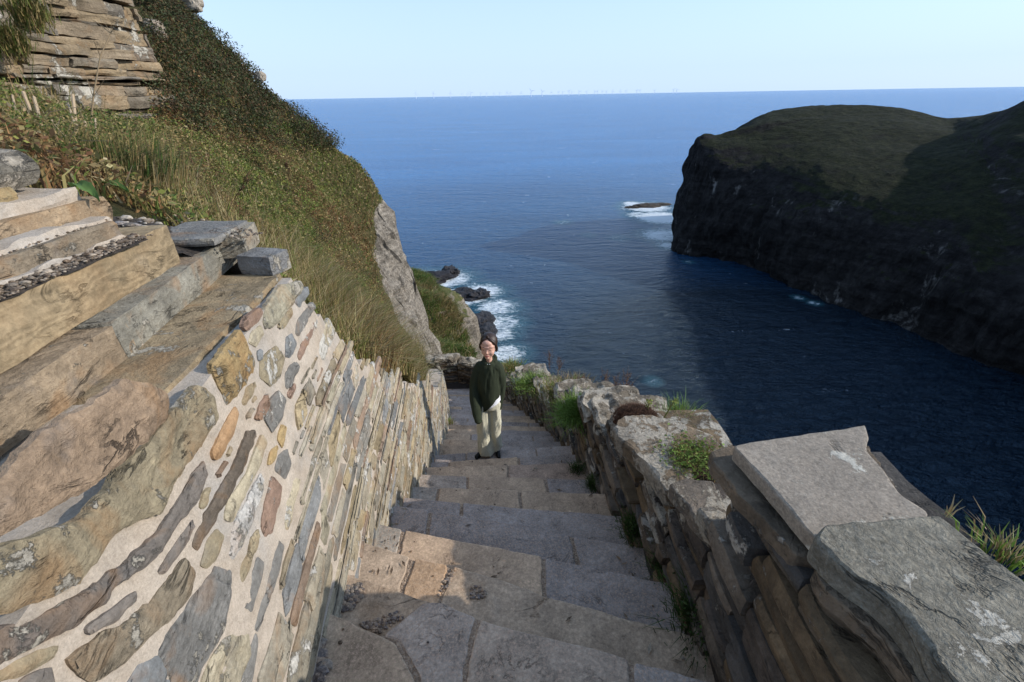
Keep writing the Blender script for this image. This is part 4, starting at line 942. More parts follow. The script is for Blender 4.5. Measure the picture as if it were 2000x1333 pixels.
def pick(pal, n, jit=.22):
    pal = np.array(pal); c = pal[RNG.integers(0, len(pal), n)]; return np.clip(c * RNG.uniform(1 - jit, 1 + jit, (n, 1)) * RNG.uniform(.93, 1.07, (n, 3)), 0, 1)
GRN = [(.12, .16, .035), (.17, .20, .05), (.08, .115, .03), (.24, .25, .06)]; OLV = [(.28, .21, .085), (.22, .175, .07), (.34, .255, .11), (.15, .13, .05)]
STRAW = [(.36, .28, .14), (.42, .34, .19), (.30, .22, .10)]; BRN = [(.20, .11, .05), (.27, .15, .065), (.14, .08, .04)]; DRK = [(.045, .062, .026), (.065, .078, .034), (.085, .095, .045), (.06, .05, .026), (.12, .085, .045), (.10, .06, .03)]
def infrustum(P, m=90):
    d = P @ f_; px = 1000 + FPX * (P @ r_) / d; py = 666.5 - FPX * (P @ u_) / d
    return (d > .3) & (px > -m) & (px < 2000 + m) & (py > -m) & (py < 1333 + m), px, py, d

def hill_grass():
    n = 1500000; X = RNG.uniform(-20, -1.0, n); Y = RNG.uniform(1.8, 20.5, n)
    d = np.hypot(X, Y); keep = RNG.random(n) < np.clip((6.0 / d) ** 1.1, 0, 1)
    keep &= ((X < XL(Y) - .44) | (Y > 13)) & ~((Y < 2.5) & (X > -1.45)) & ~((Y < 2.1) & (X > -1.75)); X, Y = X[keep], Y[keep]
    Z = hill_h(X, Y); P = np.stack([X, Y, Z], 1); ok, px, py, dd = infrustum(P); P, px, py = P[ok], px[ok], py[ok]
    cm = cliff_mask(P[:, 0], P[:, 1]); ok = RNG.random(len(P)) > cm * 1.4 - .03
    face = ((px < 300) & (py < 235) & (P[:, 1] > 7.5)) | ((px < 300) & (py < 250) & (RNG.random(len(px)) < .75)); ok &= ~face; P, px, py, cm = P[ok], px[ok], py[ok], cm[ok]
    n = len(P); nz = fbm(P * 1.1, 3, 90) ; nz2 = fbm(P * 3.1 + 7, 3, 92); nz3 = fbm(P * .5 + 3, 2, 95)
    # shares: scrub high on the ridge, dry grass low by the wall
    high = np.clip((P[:, 1] - 10) / 3, 0, 1) * np.clip((P[:, 2] + 1.6 + .8 * nz3) / 1.2, 0, 1)
    low = np.clip((9.5 - P[:, 1]) / 2.5, 0, 1) * np.clip((-1.6 - P[:, 2]) / 1.2, 0, 1)
    u = RNG.random(n); nzl = fbm(P * .45 + 11, 3, 97); green = np.clip(.42 + 1.0 * nz2 + .3 * nz - 1.3 * nzl, .06, .88)
    col = np.where((u < green)[:, None], pick(GRN, n), pick(OLV, n)); u2 = RNG.random(n)
    col = np.where((u2 < .09 + .5 * low + .12 * (nz > .15))[:, None], pick(STRAW, n), col); u3 = RNG.random(n)
    brs = np.clip(.12 + .4 * nz + 1.3 * nzl * (1 - .7 * low), 0, .65); col = np.where((u3 < brs)[:, None], pick(BRN, n, .35), col)
    tall = 1 + 1.6 * low
    typ = RNG.random(n) < (.70 - .42 * low)       # broad leaves against blades
    mb = MB()
    b = ~typ; nb = b.sum()
    H = RNG.uniform(.08, .20, nb) * tall[b] * (1 + .7 * nz[b]); W = RNG.uniform(.006, .013, nb) * (1 + P[b, 1] * .05)
    lean = RNG.normal(0, .45, (nb, 2)) + np.array([.16, -.08]); blades(mb, P[b], H, W, lean, col[b])
    q = typ; nq = q.sum(); Q = P[q].copy(); Q[:, 2] += RNG.uniform(.0, .20, nq) * (1 + .9 * high[q]) * (1 + nz[q]); S = RNG.uniform(.008, .020, nq) * (1 + P[q, 1] * .085)
    cq = np.where((RNG.random(nq) < high[q] * .95)[:, None], pick(DRK + DRK + [(.06, .075, .025)], nq, .35), col[q]); leaves(mb, Q, S, cq, .3)
    rg = np.random.default_rng(12); c = 0
    while c < 230:
        x, y = rg.uniform(-12, -1.6), rg.uniform(4, 18); z = float(hill_h(np.array([x]), np.array([y]))[0]); a, b_ = project((x, y, z))
        if x > XL(y) - .9 or not (60 < a < 760 and 200 < b_ < 700) or cliff_mask(np.array([x]), np.array([y]))[0] > .1: continue
        c += 1; r = rg.uniform(.12, .34) * (.6 + y / 18); k = int(500 * r * 2); dv = rg.normal(size=(k, 3)); dv /= np.linalg.norm(dv, axis=1)[:, None]
        Q = np.array([x, y, z]) + dv * np.array([r, r, r * .6]) * (rg.random((k, 1)) ** .4) * (1 + .5 * fbm(dv * 2 + c, 2, c)[:, None])
        pal = [GRN[:2] + [(.16, .24, .05)], DRK, BRN + OLV[3:], OLV + STRAW[2:], GRN][rg.integers(0, 5)]
        leaves(mb, Q, rg.uniform(.010, .022, k) * (.6 + y / 18), pick(pal, k, .3) * rg.uniform(.6, 1.3), .3)
    o = mb.build('slope_vegetation', M['leaf']); tag(o, 'mixed olive grass and weeds covering the hillside above the wall', 'grass', kind='stuff')
    # dark scrub bushes along the ridge: lumps of leaves
    mb = MB(); c = 0; rg = np.random.default_rng(4)
    while c < 240:
        x, y = rg.uniform(-13, -4.6), rg.uniform(11, 19.2); z = float(hill_h(np.array([x]), np.array([y]))[0]); p = np.array([x, y, z]); a, b_ = project(p)
        if not (262 < a < 650 and -40 < b_ < 300): continue
        if b_ > 300 - (620 - a) * .15 or rg.random() < .25 or cliff_mask(np.array([x]), np.array([y]))[0] > .3: continue
        c += 1; r = rg.uniform(.22, .55); k = int(420 * r * 2); dv = rg.normal(size=(k, 3)); dv /= np.linalg.norm(dv, axis=1)[:, None]
        Q = p + dv * np.array([r, r, r * .75]) * (rg.random((k, 1)) ** .33) * (1 + .35 * fbm(dv * 2 + c, 2, c)[:, None]) + [0, 0, r * .3]
        base = rg.uniform(.7, 1.3); leaves(mb, Q, rg.uniform(.018, .045, k), pick(DRK + [(.05, .07, .022)], k, .3) * base)
    o = mb.build('ridge_scrub', M['leaf']); tag(o, 'dark low scrub massed along the ridge against the sky', 'scrub', kind='stuff')
    # long dry seed grass leaning over the wall head
    mb = MB(); n = 9000; Y = RNG.uniform(2.7, 9.5, n); X = XL(Y) - .42 - RNG.gamma(1.6, .42, n); Z = hill_h(X, Y); P = np.stack([X, Y, Z], 1)
    H = RNG.uniform(.3, .75, n) * np.clip((P[:, 1] - 2.2) / 1.6, .25, 1); W = RNG.uniform(.003, .007, n); lean = RNG.normal(0, .32, (n, 2)) + np.array([.30, -.05])
    blades(mb, P, H, W, lean, pick(STRAW + STRAW + OLV + GRN[:2], n), bend=.3)
    o = mb.build('dry_grass', M['dry']); tag(o, 'long straw coloured seed grass hanging over the top of the mortared wall', 'grass', kind='stuff')
hill_grass()

def spur_grass():
    n = 420000; X = RNG.uniform(-14, 1.5, n); Y = RNG.uniform(14.5, 88, n); Z = spurf(X, Y); P = np.stack([X, Y, Z], 1)
    ok, px, py, d = infrustum(P, 0); ok &= (px > 790) & (px < 960) & (py > 530) & (py < 740)
    ok &= px < np.interp(py, [540, 565, 600, 640, 700, 730], [840, 850, 885, 905, 930, 940]) + 6 * fbm(P * .3, 2, 4)
    P, px, py = P[ok], px[ok], py[ok]; dz = 1.3 * fbm(np.c_[P[:, :2], 0 * P[:, 0]] * .16, 4, 31) + .4 * fbm(np.c_[P[:, :2], 0 * P[:, 0]] * .7, 3, 33); P[:, 2] += dz
    q = P[:, 2] / 1.6; P[:, 2] = P[:, 2] * .55 + .45 * 1.6 * (np.floor(q) + np.clip((q - np.floor(q)) * 3 - 1, 0, 1))
    nz = fbm(P * .35, 3, 70); u = RNG.random(len(P)); n = len(P)
    col = np.where((u < .55 + .8 * nz)[:, None], pick([(.10, .15, .03), (.13, .18, .04), (.08, .12, .03)], n), pick(OLV + STRAW[:1], n))
    mb = MB(); H = RNG.uniform(.25, .6, n) * (1 + P[:, 1] * .012); blades(mb, P, H, RNG.uniform(.02, .05, n) * (1 + P[:, 1] * .02), RNG.normal(0, .4, (n, 2)) + np.array([.3, 0]), col)
    o = mb.build('slope_grass', M['leaf']); tag(o, 'green grass on the low slope behind the end of the stairs', 'grass', kind='stuff')
spur_grass()

def tube(mb, pts, r0, r1, seg=6, col=(1, 1, 1)):
    pts = np.asarray(pts, float); n = len(pts); d = np.gradient(pts, axis=0); d /= np.linalg.norm(d, axis=1)[:, None]
    ref = np.array([.3, .9, .1]); a = np.cross(d, ref); a /= np.linalg.norm(a, axis=1)[:, None]; b = np.cross(d, a)
    th = np.linspace(0, 2 * np.pi, seg, endpoint=False); r = np.linspace(r0, r1, n)
    V = pts[:, None] + r[:, None, None] * (np.cos(th)[None, :, None] * a[:, None] + np.sin(th)[None, :, None] * b[:, None]); V = V.reshape(-1, 3); F = []
    for i in range(n - 1):
        for j in range(seg): k = (j + 1) % seg; F.append((i * seg + j, i * seg + k, (i + 1) * seg + k, (i + 1) * seg + j))
    mb.add(V, np.array(F), col); mb.add(V[-seg:], [np.arange(seg)], col)
def dock(px, py, Y, H, lean, lab, col=(.09, .045, .028), nb=7, spread=.22, seeds=60, base=None, grp=None, r=.006):
    p = np.array(base if base is not None else atY(px, py, Y), float); root = empty('dried_dock_plant', p, lab, 'dried plant', grp)
    rg = np.random.default_rng(int(px * 7 + py)); mb = MB(); sb = MB(); up = np.array([lean[0], lean[1], 1.]); up /= np.linalg.norm(up)
    main = [p + up * H * t + np.array([rg.normal(0, .012), rg.normal(0, .012), 0]) * (t > 0) for t in np.linspace(-.06, 1, 7)]; tube(mb, main, r, r * .45, 5, col)
    for k in range(nb):
        t = rg.uniform(.35, .9); a = rg.uniform(0, 6.28); q = p + up * H * t; e = q + (np.array([math.cos(a), math.sin(a), 0]) * spread * rg.uniform(.4, 1) + up * rg.uniform(.7, 1.3) * spread * 1.3) * H * .9
        br = [q, (q + e) / 2 + np.array([math.cos(a), math.sin(a), 0]) * .02, e]; tube(mb, br, r * .55, r * .25, 4, col)
        m = int(seeds / nb * 1.2); tt = rg.uniform(.25, 1, m)[:, None]; S = q * (1 - tt) + e * tt + rg.normal(0, .010 * max(1, H), (m, 3)); leaves(sb, S, rg.uniform(.005, .012, m) * max(1, H * 1.1), np.array(col) * rg.uniform(.6, 1.5, (m, 1)))
    m = seeds; tt = rg.uniform(.4, 1.03, m)[:, None]; S = p + up * H * tt + rg.normal(0, .012 * max(1, H), (m, 3)); leaves(sb, S, rg.uniform(.005, .012, m) * max(1, H * 1.1), np.array(col) * rg.uniform(.6, 1.5, (m, 1)))
    mb.v += sb.v; mb.c += sb.c; mb.z += sb.z; mb.l += [x + mb.n for x in sb.l]; mb.n += sb.n; mb.build('stalk', M['dry'], root); return root
G = 'dried docks standing on the hillside'
dock(388, 402, 6.4, .75, (.0, 0), 'tallest dark dried dock stalk on the slope, left of a twin stalk', grp=G, nb=3, spread=.1, seeds=160)
dock(402, 404, 6.5, .70, (.03, 0), 'dark dried dock stalk just right of the tallest stalk', grp=G, nb=3, spread=.1, seeds=120)
dock(576, 390, 9.6, .7, (0, 0), 'dark dried dock standing alone on the slope far right', grp=G, nb=4, spread=.1, seeds=170)
dock(443, 418, 6.2, .72, (.85, .1), 'dark dried dock leaning far over to the right', grp=G, nb=3, spread=.12, seeds=140)
dock(331, 392, 4.6, .42, (.02, 0), 'thin twiggy dried stem behind the gravel of the wall head', grp=G, nb=6, spread=.25, seeds=24, r=.004)
dock(218, 275, 6.3, .35, (.05, 0), 'short dark dried dock left of the leaning one near the strata rock', grp=G, nb=2, spread=.1, seeds=60)
dock(245, 285, 6.3, .35, (.9, .1), 'small dark dock leaning right at the foot of the strata rock', grp=G, nb=2, spread=.1, seeds=50)

def hogweed():
    b = atY(172, 305, 5.0); root = empty('dead_hogweed', b, 'tall thin dead hogweed stalk with a bare branching umbel', 'dried plant'); col = (.34, .25, .15)
    top = atY(216, 66, 5.3); mid = atY(182, 190, 5.1); m2 = atY(196, 110, 5.2); mb = MB(); tube(mb, [b, mid, m2, top], .009, .004, 6, col)
    for (x, y) in ((165, 30), (183, 40), (200, 38), (222, 36), (232, 42), (228, 60), (238, 75)): tube(mb, [top, (top + atY(x, y, 5.3)) / 2 + [0, 0, .015], atY(x, y, 5.3)], .003, .0015, 4, col)
    for (q, x, y) in ((m2, 183, 80), (mid, 208, 150), (mid, 165, 140)): tube(mb, [q, atY(x, y, 5.1)], .004, .002, 4, col)
    mb.build('stalk', M['dry'], root)
hogweed()
def cut_stalks():
    root = empty('cut_stalk_clump', atY(95, 300, 3.6), 'clump of pale cut dead stalks beside the boulder at the upper left', 'dried plant')
    for (a, b, r) in [((45, 180), (102, 322), .012), ((66, 190), (92, 285), .011), ((24, 186), (42, 270), .008), ((142, 185), (155, 302), .010), ((133, 203), (147, 245), .007), ((166, 238), (166, 305), .009), ((98, 225), (110, 268), .007), ((186, 232), (188, 275), .006), ((126, 275), (131, 300), .008), ((56, 240), (84, 300), .007)]:
        mb = MB(); tube(mb, [atY(*b, 3.4), (atY(*a, 3.7) + atY(*b, 3.4)) / 2, atY(*a, 3.7)], r, r * .9, 7, (.45, .34, .22)); mb.build('stalk', M['dry'], root)
    mb = MB(); rg = np.random.default_rng(8)
    for i in range(46):
        p = atY(rg.uniform(20, 150), rg.uniform(270, 330), rg.uniform(2.6, 3.4)); e = p + np.array([rg.normal(0, .22), rg.normal(0, .12), rg.uniform(-.05, .3)]); tube(mb, [p, (p + e) / 2 + [0, 0, rg.uniform(0, .08)], e], .0025, .001, 4, np.array((.38, .3, .2)) * rg.uniform(.5, 1.1))
    mb.build('dry_stems', M['dry'], root)
cut_stalks()

def tuft(p, n, H, spread, pal, lab, name='grass_tuft', cat='grass tuft', w=(.003, .006), lean=(0, 0), grp=None, flat=.0, broad=0, part=None):
    p = np.asarray(p, float); P = p + np.c_[RNG.normal(0, spread, n), RNG.normal(0, spread, n), -np.abs(RNG.normal(0, spread * .35, n)) * 1.0]
    mb = MB(); d = (P - p)[:, :2] / max(spread, 1e-3) * .35; H_ = RNG.uniform(.5, 1, n) * H
    blades(mb, P, H_, RNG.uniform(*w, n), d + RNG.normal(0, .2, (n, 2)) + np.array(lean), pick(pal, n))
    if broad:
        Q = p + np.c_[RNG.normal(0, spread, broad), RNG.normal(0, spread, broad), RNG.uniform(0, H, broad)]; leaves(mb, Q, RNG.uniform(.005, .012, broad), pick(pal, broad), .3)
    o = mb.build(name, M['leaf']); tag(o, lab, cat, grp); return o
BG = [(.15, .24, .045), (.20, .29, .06), (.11, .18, .035)]
GG = 'grass tufts growing on the parapet'
tuft(atY(1122, 812, 3.75), 2600, .12, .085, BG, 'thick bright green grass tuft hanging over the parapet beside the girl', grp=GG, lean=(-.3, -.3), w=(.003, .007))
tuft(atY(1128, 792, 3.9), 1500, .10, .08, BG, 'green grass crown on top of the thick hanging tuft', grp=GG, w=(.003, .007), broad=120)
tuft(atY(1095, 764, 5.2), 2200, .10, .15, BG + OLV + STRAW[:1], 'olive and straw grass patch on the parapet behind the thick tuft', grp=GG, w=(.003, .008))
tuft(atY(1042, 748, 6.6), 1900, .12, .14, BG, 'dark green grass sod between two far coping stones', grp=GG, w=(.004, .009), lean=(-.3, -.2))
tuft(atY(1000, 718, 9.3), 1100, .14, .15, BG + OLV, 'green grass on the wall just right of the shoulder of the girl', grp=GG, w=(.006, .014))
tuft(atZ(1330, 818, -1.95), 420, .13, .06, BG + [(.25, .28, .08)], 'thin yellow green grass on the seaward edge of the large lichened slab', grp=GG)
tuft(atZ(1966, 1092, -1.10), 170, .085, .035, BG + STRAW, 'sparse pale grass behind the rough slab at the right edge', grp=GG)
tuft(atZ(1850, 1008, -1.07), 8, .06, .006, STRAW, 'single dry grass wisp beside the corner of the rough slab', grp=GG)
tuft(atY(1125, 752, 6.0), 600, .20, .14, OLV + BRN + STRAW, 'rusty dry weeds on the seaward side of the far coping', name='dry_weeds', cat='weeds')
tuft(atY(1190, 783, 4.2), 420, .09, .09, OLV + BRN + BG, 'low brown weeds behind the coping right of the thick tuft', name='dry_weeds', cat='weeds')
# brown cushion and herb patch
def cushion():
    mb = MB(); c = atZ(1240, 818, -1.86); blob(mb, c, (.13, .09, .075), 4, .35, 2.2, 5, (.05, .025, .015)); rg = RNG
    n = 2600; dv = rg.normal(size=(n, 3)); dv /= np.linalg.norm(dv, axis=1)[:, None]; dv[:, 2] = np.abs(dv[:, 2]); P = c + dv * np.array([.14, .10, .08])
    blades(mb, P, rg.uniform(.01, .03, n), rg.uniform(.001, .003, n), rg.normal(0, 1.2, (n, 2)), pick([(.10, .05, .03), (.15, .08, .045), (.06, .03, .02)], n))
    tag(mb.build('dead_cushion_plant', M['dry']), 'dead brown cushion plant between two lichened coping stones', 'plant')
    mb = MB(); c = atZ(1352, 905, -1.80); blob(mb, c, (.17, .16, .05), 4, .3, 2, 9, (.03, .018, .012))
    n = 1500; P = c + np.c_[rg.normal(0, .07, n), rg.normal(0, .075, n), rg.uniform(.03, .075, n)]; leaves(mb, P, rg.uniform(.005, .013, n), pick(BG + [(.2, .26, .06)], n), .5)
    n = 900; P = c + np.c_[rg.normal(0, .08, n), rg.normal(0, .08, n), rg.uniform(.02, .05, n)]; blades(mb, P, rg.uniform(.02, .06, n), rg.uniform(.001, .003, n), rg.normal(0, 1, (n, 2)), pick(STRAW[2:] + BRN + BG[:1], n))
    tag(mb.build('creeping_plant', M['leaf']), 'low green creeping herb on dark earth in front of the tall dark slab', 'plant')
    for i, (a, b, l) in enumerate([((1262, 812), (1268, 786), 'short forked yellow green shoot rising from the cushion plant'), ((1296, 818), (1318, 782), 'leaning budded shoot right of the forked one')]):
        p, q = atZ(*a, -1.84), atY(*b, atZ(*a, -1.84)[1]); mb = MB(); tube(mb, [p, (p + q) / 2, q], .005, .004, 6, (.2, .2, .06))
        tube(mb, [p * .4 + q * .6, q + np.array([-.03, 0, .005])], .004, .003, 5, (.2, .2, .06)); leaves(mb, q + RNG.normal(0, .012, (40, 3)), RNG.uniform(.005, .012, 40), pick([(.3, .3, .08), (.2, .25, .06)], 40))
        tag(mb.build('plant_shoot', M['leaf']), l, 'plant shoot', 'shoots on the coping')
cushion()
# weeds at the foot of the parapet, on the steps
F7 = lambda x, y: (x / 2.353 + 550, y / 2.353 + 850)
for (q, k, n, H, sp, l) in [((1600, 440), 4, 900, .10, .05, 'green ferny weed in the corner of the third clear step, right side'), ((1410, 235), 7, 420, .12, .035, 'dark grass at the right end of the brown slab step'),
                            ((1900, 850), 2, 1100, .13, .07, 'largest dark green weed at the foot of the parapet, bottom right'), ((1340, 165), 8, 300, .09, .04, 'small grass at the right end above the brown slab step'),
                            ((1740, 610), 3, 500, .10, .05, 'dark weed between the ferny weed and the largest one')]:
    tuft(atZ(*F7(*q), ZK[k]) + np.array([.05, 0, 0]), n, H, sp, [(.05, .09, .02), (.07, .12, .03), (.04, .06, .02)], l, name='step_weed', cat='weed', grp='weeds at the foot of the parapet', broad=int(n * .5))
tuft(atZ(*F7(500, 400), ZK[4]) + np.array([-.03, -.02, 0]), 130, .04, .02, BG, 'tiny green weed where a step meets the mortared wall', name='step_weed', cat='weed', grp='weeds at the foot of the mortared wall')
tuft(atZ(878, 828, -4.9), 260, .12, .03, BG + STRAW, 'pale grass at the foot of the mortared wall behind the girl', name='step_weed', cat='weed', grp='weeds at the foot of the mortared wall')
tuft(atY(200, 340, 2.9), 2600, .24, .13, [(.05, .10, .03), (.07, .12, .03)] + STRAW[:1], 'green grass clump at the head of the mortared wall', grp='plants at the head of the mortared wall', lean=(.25, -.1), w=(.003, .007))
tuft(atY(255, 350, 3.0), 900, .26, .14, STRAW + OLV, 'straw grass clump right of the green clump at the wall head', grp='plants at the head of the mortared wall', lean=(.4, -.1))
tuft(atY(120, 300, 2.8), 1500, .2, .2, [(.05, .10, .02), (.09, .13, .03)] + OLV, 'leafy weeds among the cut stalks', name='leafy_weeds', cat='weeds', broad=3500)
def dock_leaf(a, b, w_, lab):
    mb = MB(); a = np.array(a); b = np.array(b); d = b - a; s = np.cross(d, [0, 0, 1]); s /= np.linalg.norm(s); V = []
    for i, t in enumerate(np.linspace(0, 1, 9)):
        ww = w_ * math.sin(math.pi * min(1, t * .93 + .04)) ** .8; c = a + d * t + np.array([0, 0, .03 * math.sin(t * 3.1)])
        for u in (-1, -.5, 0, .5, 1): V.append(c + s * ww * u + np.array([0, 0, -.012 * (1 - abs(u)) + .004 * math.sin(i * 2.3 + u * 4)]))
    mb.add(np.array(V), gridfaces(9, 5), (.11, .19, .05)); tag(mb.build('broad_leaf', M['leaf'], smooth=True), lab, 'leaf', 'broad leaves at the wall head')
dock_leaf(atY(138, 362, 1.62), atY(192, 388, 1.5), .022, 'broad green leaf lying beside the orange coping stone')
dock_leaf(atY(180, 360, 2.2), atY(250, 372, 2.1), .022, 'broad green leaf behind the gravel of the wall head')

# outer weeds, tall rusty docks beyond the parapet
for (a, b, Y, H, ln, l) in [(1212, 792, 4.3, .42, (.1, 0), 'rusty dried dock with many branches, rightmost beyond the parapet'), (1196, 790, 4.4, .34, (.05, 0), 'rusty dried dock just left of the rightmost one'),
                            (1180, 778, 4.8, .34, (-.02, 0), 'slim dried dock with a dark plume beyond the parapet'), (1136, 770, 5.4, .28, (0, 0), 'dried dock with pale seeds behind the straw grass patch'),
                            (1072, 735, 7.6, .55, (0, 0), 'tall faint dried stalks nearest the girl beyond the parapet'), (1088, 738, 7.2, .4, (.15, 0), 'bent dried stalk right of the faint tall stalks')]:
    dock(a, b, Y, H, ln, l, col=(.15, .075, .035), nb=9, spread=.28, seeds=120, grp='dried docks beyond the parapet', r=.004)

# lower spur rocks and boulders in the scrub
for i, (px, py, Y, r, l) in enumerate([(303, 62, 13.2, (.30, .3, .34), 'pale rock block standing in dark scrub beside the strata face'), (371, 90, 15.5, (.33, .3, .2), 'pale flat rock showing in the scrub high on the ridge'), (372, 130, 14.5, (.22, .2, .24), 'small pale rock below the flat one in the scrub'),
                                 (372, 2, 17, (.4, .3, .4), 'pale rock on the skyline at the top of the ridge'), (508, 150, 17.3, (.22, .2, .22), 'pale rock on the ridge edge against the sea')]):
    mb = MB(); p = atY(px, py, Y); blob(mb, p, np.array(r) * .72, 4, .55, 1.5, i + 40, (.40, .35, .28), .7); tag(mb.build('boulder', M['cliffrock']), l, 'rock', 'pale rocks in the hillside scrub')

# ------------------------------------------------------------------ strata rock face, upper left
def strata():
    mb = MB(); rg = random.Random(9); a = atY(-120, 120, 7.6)[:2]; m_ = atY(110, 120, 9.6)[:2]; b = atY(296, 120, 11.6)[:2]; z = -1.4
    pl = np.array([a, m_, b]); s = np.r_[0, np.cumsum(np.linalg.norm(np.diff(pl, axis=0), axis=1))]; Lt = s[-1]
    at = lambda q: np.array([np.interp(q, s, pl[:, 0]), np.interp(q, s, pl[:, 1])]); d = (b - a) / np.linalg.norm(b - a); n = np.array([d[1], -d[0]])
    i = 0
    while z < 3.2:
        h = rg.choice([.05, .06, .08, .12, .16, .22, .32]); soft = h < .11 and rg.random() < .75; q = 0
        while q < Lt:
            L = rg.uniform(.35, 1.3); e = min(q + L, Lt + rg.uniform(-.1, .15)); off = rg.uniform(-.16, -.07) if soft else rg.uniform(-.04, .07)
            off += .18 * math.sin(q * 1.1 + z * .3) - .05 * (z + .2)
            p0, p1 = at(q) + n * (off + .3), at(e) + n * (off + .3); r0_, r1_ = p0 - n * 2.2, p1 - n * 2.2
            c = np.array(rg.choice([(.27, .21, .14), (.24, .20, .145), (.31, .235, .145), (.22, .19, .15)])) * (rg.uniform(.35, .6) if soft else rg.uniform(.8, 1.1))
            hexblock(mb, [(*r0_, z), (*p0, z), (*p1, z), (*r1_, z), (*r0_, z + h), (*p0, z + h), (*p1, z + h), (*r1_, z + h)], (5, 10, 3), .05, 2.5, c, .05, i, .7)
            i += 1; q = e + rg.uniform(.0, .03)
            if e >= Lt - .02: break
        z += h + rg.choice([0, 0, .01, .03])
    o = mb.build('strata_rock_face', M['cliffrock']); o['kind'] = 'structure'
    mb = MB(); n = 5000
    for (px, py, Y, r, k) in [(60, 35, 8.2, .22, 1100), (22, 92, 8.0, .20, 1000), (85, 232, 8.0, .4, 700)]:
        p = atY(px, py, Y); P = p + RNG.normal(0, r * .45, (k, 3)); blades(mb, P, RNG.uniform(.10, .28, k), RNG.uniform(.008, .018, k), RNG.normal(0, .5, (k, 2)) + np.array([.5, -.3]), pick(GRN + OLV + STRAW[:1], k))
    tag(mb.build('ledge_grass', M['leaf']), 'grass hanging from the ledges of the strata rock at the upper left corner', 'grass', kind='stuff')
strata()

# ------------------------------------------------------------------ wind farm
def turbines():
    m = plain_mat('turbine paint', (.85, .87, .88), .5)
    xs = [(165, 1.3), (272, 1.35), (375, 1.2), (445, .8), (480, .9), (500, 1.2), (560, .9), (595, .9), (640, .8), (675, .85), (720, 1), (740, .85), (805, .8), (868, 1.5), (935, 1.3), (990, .8), (1035, .8), (1060, .85), (1097, 1.15), (1115, .8), (1160, 1.0), (1205, .85), (1255, .9), (1270, .9), (1300, .85), (1325, .8), (1365, .9), (1410, .85), (1445, .8), (1510, .9), (1530, .9), (1620, .8), (1735, 1.0), (1755, .9)]
    base = {}
    def make(ph):
        t = MB(); tube(t, [(0, 0, 0), (0, 0, 60), (0, 0, 118)], 6, 3.6, 10); n = MB(); hexblock(n, box8(-5, 5, -12, 10, 115, 124), (2, 3, 2), 0, 1, (1, 1, 1), .2); b = MB()
        for k in range(3):
            a = ph + k * 2.094; d = np.array([math.sin(a), 0, math.cos(a)]); e = np.array([math.cos(a), 0, -math.sin(a)]); o = np.array([0, -15, 119.])
            V = [o + e * 2.5 + [0, 1, 0], o - e * 2.5, o + d * 20 + e * 4.5, o + d * 20 - e * 3.5, o + d * 82 + e * 1, o + d * 82 - e * .6]; W = [np.array(v) + [0, 1.6, 0] for v in V]
            b.add(np.array(V + W), [(0, 1, 3, 2), (2, 3, 5, 4), (6, 8, 9, 7), (8, 10, 11, 9), (0, 2, 8, 6), (2, 4, 10, 8), (1, 7, 9, 3), (3, 9, 11, 5), (4, 5, 11, 10)])
        blob(b, (0, -14, 119), (4, 4, 4), 2, 0)
        return t, n, b
    rg = random.Random(2)
    for i, (x, s) in enumerate(xs):
        px = 760 + x / 3.125; D = 17500 / s; d = ray(px, 186 - (px - 1000) * .0175); ang = math.atan2(d[0], d[1])
        loc = (D * math.sin(ang), D * math.cos(ang), SEA)
        big = s >= 1.15
        lab = {165: 'leftmost clear wind turbine on the horizon', 272: 'second clear wind turbine from the left on the horizon', 375: 'third clear wind turbine from the left on the horizon', 500: 'clear wind turbine just right of the first close cluster', 868: 'tallest wind turbine on the horizon, near the middle of the row', 935: 'wind turbine right of the tallest one', 1097: 'clear wind turbine in the right half of the row'}.get(x, 'faint distant white wind turbine on the horizon')
        r = empty('wind_turbine', loc, lab, 'wind turbine', 'distant offshore wind turbines'); r.rotation_euler[2] = -ang
        k = rg.choice([0, 1, 2])
        if k not in base:
            t, n, b = make(k * .7); base[k] = [t.build('tower', m), n.build('nacelle', m), b.build('rotor', m)]
            for o in base[k]: o.parent = r
        else:
            for o in base[k]: c = o.copy(); COL.objects.link(c); c.parent = r
turbines()

# ------------------------------------------------------------------ the girl
def loft(mb, rings, seg=24, col=(1, 1, 1), cap=True, wr=0., seed=0):
    V = []
    for (c, rx, ry, *o) in rings:
        th = np.linspace(0, 2 * np.pi, seg, endpoint=False); tz = o[0] if o else 0; ax = o[1] if len(o) > 1 else 0
        x = np.cos(th) * rx; y = np.sin(th) * ry; z = tz * np.cos(th) + ax * np.sin(th); V.append(np.stack([c[0] + x, c[1] + y, c[2] + z], 1))
    V = np.concatenate(V); n = len(rings)
    if wr: 
        q = V * np.array([26, 26, 5]) + seed; V = V + np.stack([fbm(q, 3, 1), fbm(q + 9, 3, 2), 0 * q[:, 0]], 1) * wr
    F = []
    for i in range(n - 1):
        for j in range(seg): k = (j + 1) % seg; F.append((i * seg + j, i * seg + k, (i + 1) * seg + k, (i + 1) * seg + j))
    mb.add(V, np.array(F), col)
    if cap: mb.add(V[:seg], [np.arange(seg)[::-1]], col); mb.add(V[-seg:], [np.arange(seg)], col)
def dense(rings, k=4):
    """spline between rings"""
    A = np.array([[*r[0], r[1], r[2], *(list(r[3:]) + [0, 0])[:2]] for r in rings]); B = catmull(A, k); return [((b[0], b[1], b[2]), b[3], b[4], b[5], b[6]) for b in B]
